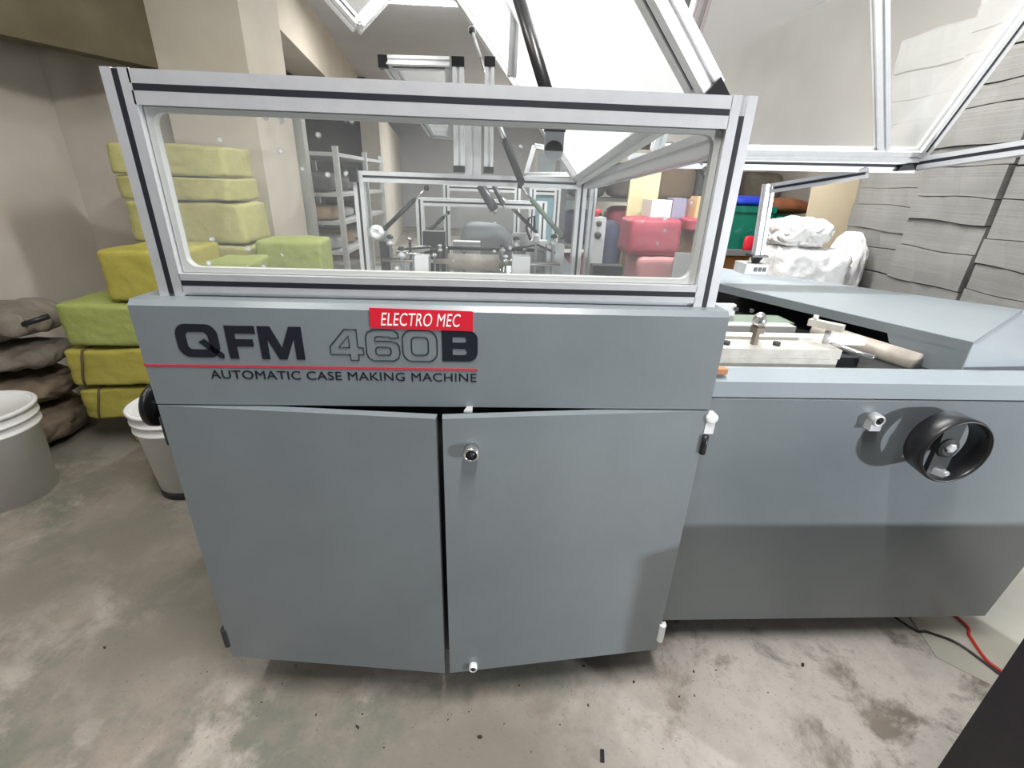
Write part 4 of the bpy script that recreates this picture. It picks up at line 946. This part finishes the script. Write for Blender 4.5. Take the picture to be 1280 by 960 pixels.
# goods seen through the guard window, on a low shelf table
lt = empty('packing_table', (1.0, 1.95, 0), label='low steel packing table behind the guard window loaded with red bags', cat='table')
TZ = 0.78
TT = (0.62, 1.40, 1.72, 2.05)
out('table_top', box(B(), TT[0]-1.0, TT[1]-1.0, TT[2]-1.95, TT[3]-1.95, TZ-0.03, TZ), darkwood_m, lt)
for x in (TT[0]-0.96, TT[1]-1.04):
    for y in (TT[2]-1.91, TT[3]-1.99): out('leg', box(B(), x-0.02, x+0.02, y-0.02, y+0.02, 0, TZ-0.03), darkwood_m, lt)
YG = 1.78
def pxbox(name, x0, y0, x1, y1, Y, dep, m, label, cat, zbase, soft=0.0, rz=0, seed=1, group=None, power=5):
    a = at(x0, (y0+y1)/2, Y); b_ = at(x1, (y0+y1)/2, Y); zt_ = at((x0+x1)/2, y0, Y).z
    if soft: o = out(name, soft_box(B(), b_.x-a.x, dep, zt_-zbase, soft, seed, RZ(rz), cut=10, power=power, freq=8), m, None, True)
    else: o = out(name, box(B(), -(b_.x-a.x)/2, (b_.x-a.x)/2, -dep/2, dep/2, 0, zt_-zbase, RZ(rz)), m, None, bevel=0.003)
    o.location = ((a.x+b_.x)/2, Y+dep/2, zbase); return tag(o, label, cat, group)
pxbox('pink_sack', 797, 322, 860, 344, 1.74, 0.3, pink_m, 'pale pink wrapped bundle under the red bags', 'bundle', TZ, 0.005, seed=61, power=10)
zr = at(830, 322, 1.74).z
rb1 = pxbox('red_bag', 787, 274, 853, 322, 1.76, 0.26, redbag, 'large dull red plastic bag in the middle of the window', 'bag', zr, 0.007, seed=62, power=10)
pb1 = pxbox('brown_carton', 871, 291, 902, 340, 1.73, 0.28, brown_card, 'brown carton at the right side of the red bags', 'box', TZ)
rb2 = pxbox('red_bag', 858, 274, 903, 290, 1.78, 0.26, redbag, 'smaller red bag lying on the brown carton', 'bag', at(880, 291, 1.73).z+0.002, 0.006, seed=63, power=10)
pxbox('grey_carton', 842, 316, 863, 345, 1.725, 0.012, cab_grey, 'small pale grey card standing before the pink bundle', 'card', TZ)
zr2 = at(815, 275, 1.76).z
pxbox('white_carton', 812, 250, 838, 275, 1.9, 0.14, paper_m, 'small white carton on the large red bag', 'box', zr2, rz=0.1)
pxbox('lavender_carton', 842, 248, 858, 275, 1.9, 0.14, lav_m, 'lavender carton between the white and pink cartons', 'box', zr2, rz=-0.1)
pxbox('pink_carton', 864, 250, 893, 275, 1.97, 0.08, pink_m, 'pink carton on the smaller red bag', 'box', at(880, 274, 1.78).z)
pxbox('orange_carton', 871, 246, 893, 264, 1.86, 0.10, orange_c, 'pale orange carton in the upper right of the window', 'box', at(880, 274, 1.78).z)
# pale yellow board standing, tall
a = at(781, 270, 2.45); b_ = at(816, 270, 2.45); zt_ = at(800, 214, 2.45).z
a = at(783, 270, 2.07); b_ = at(819, 270, 2.07); zt_ = at(800, 214, 2.07).z
tag(out('yellow_board', box(B(), a.x, b_.x, 2.07, 2.09, 0, zt_), yellow_b), 'tall pale yellow board standing on the floor behind the red bags', 'board')
# navy sack + white column + control pillar
pxbox('navy_bundle', 755, 276, 780, 330, 2.2, 0.26, navy_m, 'dark navy cloth bundle between grey control pillar and red bag', 'bundle', 0.0, 0.015, seed=64, power=4)
c_ = at(738, 300, 1.72); c2_ = at(756, 300, 1.72); zt_ = at(745, 272, 1.72).z
cp = empty('control_pillar', ((c_.x+c2_.x)/2, 1.80, 0), label='grey control pillar with a red stop button right of the rear frame', cat='control panel')
hw_ = (c2_.x-c_.x)/2
out('column', box(B(), -hw_, hw_, -0.07, 0.07, 0, zt_), cab_grey, cp, bevel=0.004)
out('stop_button', lathe(B(), [(0.012, zt_), (0.012, zt_+0.02), (0.024, zt_+0.022), (0.024, zt_+0.035), (0.001, zt_+0.04)], (-0.0, 0, 0), 20), red_m, cp, True)
out('dial', lathe(B(), [(0.018, -0.069), (0.018, -0.082), (0.001, -0.082)], (0.0, 0, zt_-0.09), 20, 'Y'), dark_metal, cp, True)
out('dial', lathe(B(), [(0.014, -0.069), (0.014, -0.082), (0.001, -0.082)], (0.0, 0, zt_-0.03), 20, 'Y'), dark_metal, cp, True)
# dark rack of goods far behind
bx = empty('storage_rack', (2.0, 4.2, 0), label='dark storage rack of goods far behind the wooden table', cat='shelf')
for x in (-1.3, 0, 1.3):
    for y in (-0.3, 0.3): out('upright', box(B(), x-0.025, x+0.025, y-0.025, y+0.025, 0, 1.75), darkwood_m, bx)
for z in (0.3, 0.75, 1.2, 1.7): out('shelf', box(B(), -1.32, 1.32, -0.32, 0.32, z, z+0.03), darkwood_m, bx)
cols_ = [navy_m, brown_card, cab_grey, sack_g, redbag, darkwall]
for k in range(15):
    z = (0.78, 1.23, 0.33)[k % 3]; i = k//3; cm = cols_[(k*5+i) % 6]
    ho = random.uniform(0.25, 0.38)
    o = out('stored_carton', soft_box(B(), 0.40, 0.4, ho, 0.01, 70+k, None, cut=5, power=5), cm, None, True); o.location = (0.95+i*0.44, 4.2, z)
    tag(o, 'carton on the dark storage rack, %s of five on its %s shelf' % (('leftmost', 'second', 'middle', 'fourth', 'rightmost')[i], ('middle', 'upper', 'lower')[k % 3]), 'box', 'cartons on the dark storage rack')

# steel shelving seen at left through the window
sh = empty('steel_shelving', (0, 0, 0), label='grey steel shelving behind the pillar at the left of the window', cat='shelf')
X0, X1, Y0_, Y1_ = -1.95, -1.22, 3.25, 4.9
for x, y in ((X0, Y0_), (X1, Y0_), (X1, (Y0_+Y1_)/2+0.1), (X0, Y1_), (X1, Y1_)): out('upright', box(B(), x-0.02, x+0.02, y-0.02, y+0.02, 0, 1.56), alu_dull, sh)
for z in (0.35, 0.74, 0.98, 1.20, 1.50): out('shelf', box(B(), X0, X1, Y0_, Y1_, z-0.012, z+0.016), alu_dull, sh)
k = 0
for zi, z in enumerate((0.756, 0.996, 1.216)):
    for yi in range(4):
        h = (0.14, 0.12, 0.17)[zi]*random.uniform(0.7, 1); m_ = random.choice([brown_card, sack_g, darkwall, cab_grey, brown_card])
        o = out('stored_bundle', soft_box(B(), 0.5, 0.33, h, 0.012, 90+k, RZ(random.uniform(-.1, .1)), cut=6, power=4), m_, None, True); o.location = (-1.55, Y0_+0.2+yi*0.40, z+0.001)
        tag(o, 'bundle on the %s visible shelf of the steel shelving, %s along it' % (('lowest', 'middle', 'upper')[zi], ('nearest', 'second', 'third', 'farthest')[yi]), 'bundle', 'bundles on the steel shelving'); k += 1

# ------------------------------------------------------------------ floor items
def cable(name, pts, r, m, label):
    P_ = [Vector(p) for p in pts]; res = []
    for i in range(len(P_)-1):
        p0_, p1_, p2_, p3_ = P_[max(i-1, 0)], P_[i], P_[i+1], P_[min(i+2, len(P_)-1)]
        for k in range(6):
            t = k/6; res.append(0.5*((2*p1_)+(p2_-p0_)*t+(2*p0_-5*p1_+4*p2_-p3_)*t*t+(3*p1_-p0_-3*p2_+p3_)*t**3))
    res.append(P_[-1]); return tag(out(name, tube(B(), res, r, 8), m, None, True), label, 'cable')
cable('red_cable', [(1.55, 0.5, 0.009), atz(1197, 772, 0.009), atz(1212, 795, 0.009), atz(1232, 824, 0.009), atz(1250, 838, 0.009), atz(1275, 860, 0.009)], 0.0045, cable_red, 'thin red cable on the floor under the right end of machine')
cable('black_cable', [(1.3, 0.5, 0.009), atz(1128, 778, 0.009), atz(1160, 790, 0.009), atz(1195, 803, 0.009), atz(1228, 826, 0.009), atz(1262, 852, 0.009)], 0.004, black, 'thin black cable on the floor crossing the red cable')
bm = B(); pts = [atz(1139, 775, 0), atz(1170, 822, 0), (1.60, -0.10, 0), (2.2, -0.02, 0), (2.3, 0.55, 0), (1.62, 0.55, 0)]
prism(bm, [(p[0], p[1]) for p in pts], 0.0005, 0.003)  # thin pale sheet added in place of lit floor
# dark box in the near right corner
db = empty('dark_box', (1.46, -0.63, 0), label='tall narrow black box standing on the floor in the near right corner', cat='box')
cx_ = at(1225, 880, -0.35).x
out('body', box(B(), cx_-1.46, 0.50, 0.16, 0.28, 0.0, 0.63), void_m, db, bevel=0.004)
out('box_lid', box(B(), cx_-1.46, 0.50, 0.16, 0.28, 0.631, 0.645), void_m, db, bevel=0.004)
# crumbs of dirt
chip = B(); p = atz(752, 946, 0.0); bar(chip, (p.x-0.002, p.y-0.014, 0.006), (p.x+0.003, p.y+0.012, 0.006), 0.010, 0.010); tag(out('plastic_chip', chip, black, bevel=0.002), 'black plastic chip on the floor below the right door', 'debris')
dd_ = [(600, 922, 8), (792, 853, 6), (448, 910, 5), (586, 890, 3), (1003, 832, 9), (867, 840, 5), (895, 838, 4), (849, 871, 4), (868, 870, 4), (649, 857, 4), (730, 833, 5), (735, 882, 5), (131, 810, 6), (327, 878, 4), (395, 894, 4), (446, 908, 5), (453, 893, 4), (353, 855, 3), (259, 840, 3), (370, 832, 3), (630, 905, 3), (664, 940, 3), (480, 935, 3), (560, 900, 3), (700, 906, 3), (960, 866, 3)]
g_ = B()
for i, (x, y, s) in enumerate(dd_):
    p = atz(x, y, 0.0); r_ = s*0.0007
    bmesh.ops.create_icosphere(g_, subdivisions=1, radius=r_, matrix=T(p.x, p.y, r_*0.6) @ RZ(i) @ Matrix.Diagonal((1.4, 0.8, 0.7, 1)))
for i in range(90):
    x, y = random.uniform(150, 900), random.uniform(790, 958); p = atz(x, y, 0); r_ = random.uniform(0.0007, 0.0015)
    if p.y > 0.1: continue
    bmesh.ops.create_icosphere(g_, subdivisions=1, radius=r_, matrix=T(p.x, p.y, r_*0.6))
tag(out('floor_grit', g_, mat('dark_grit', (0.03, 0.022, 0.016), 0.8)), 'dark grit and crumbs scattered over the concrete in front of machine', 'dirt', kind='stuff')
tag(out('lit_floor_sheet', bm, mat('lit_floor_tone', (0.50, 0.49, 0.43), 0.7, 0, (0.42, 0.41, 0.36), 5, 0.7)), 'pale sheet added as lit floor under the right end of machine', 'sheet')
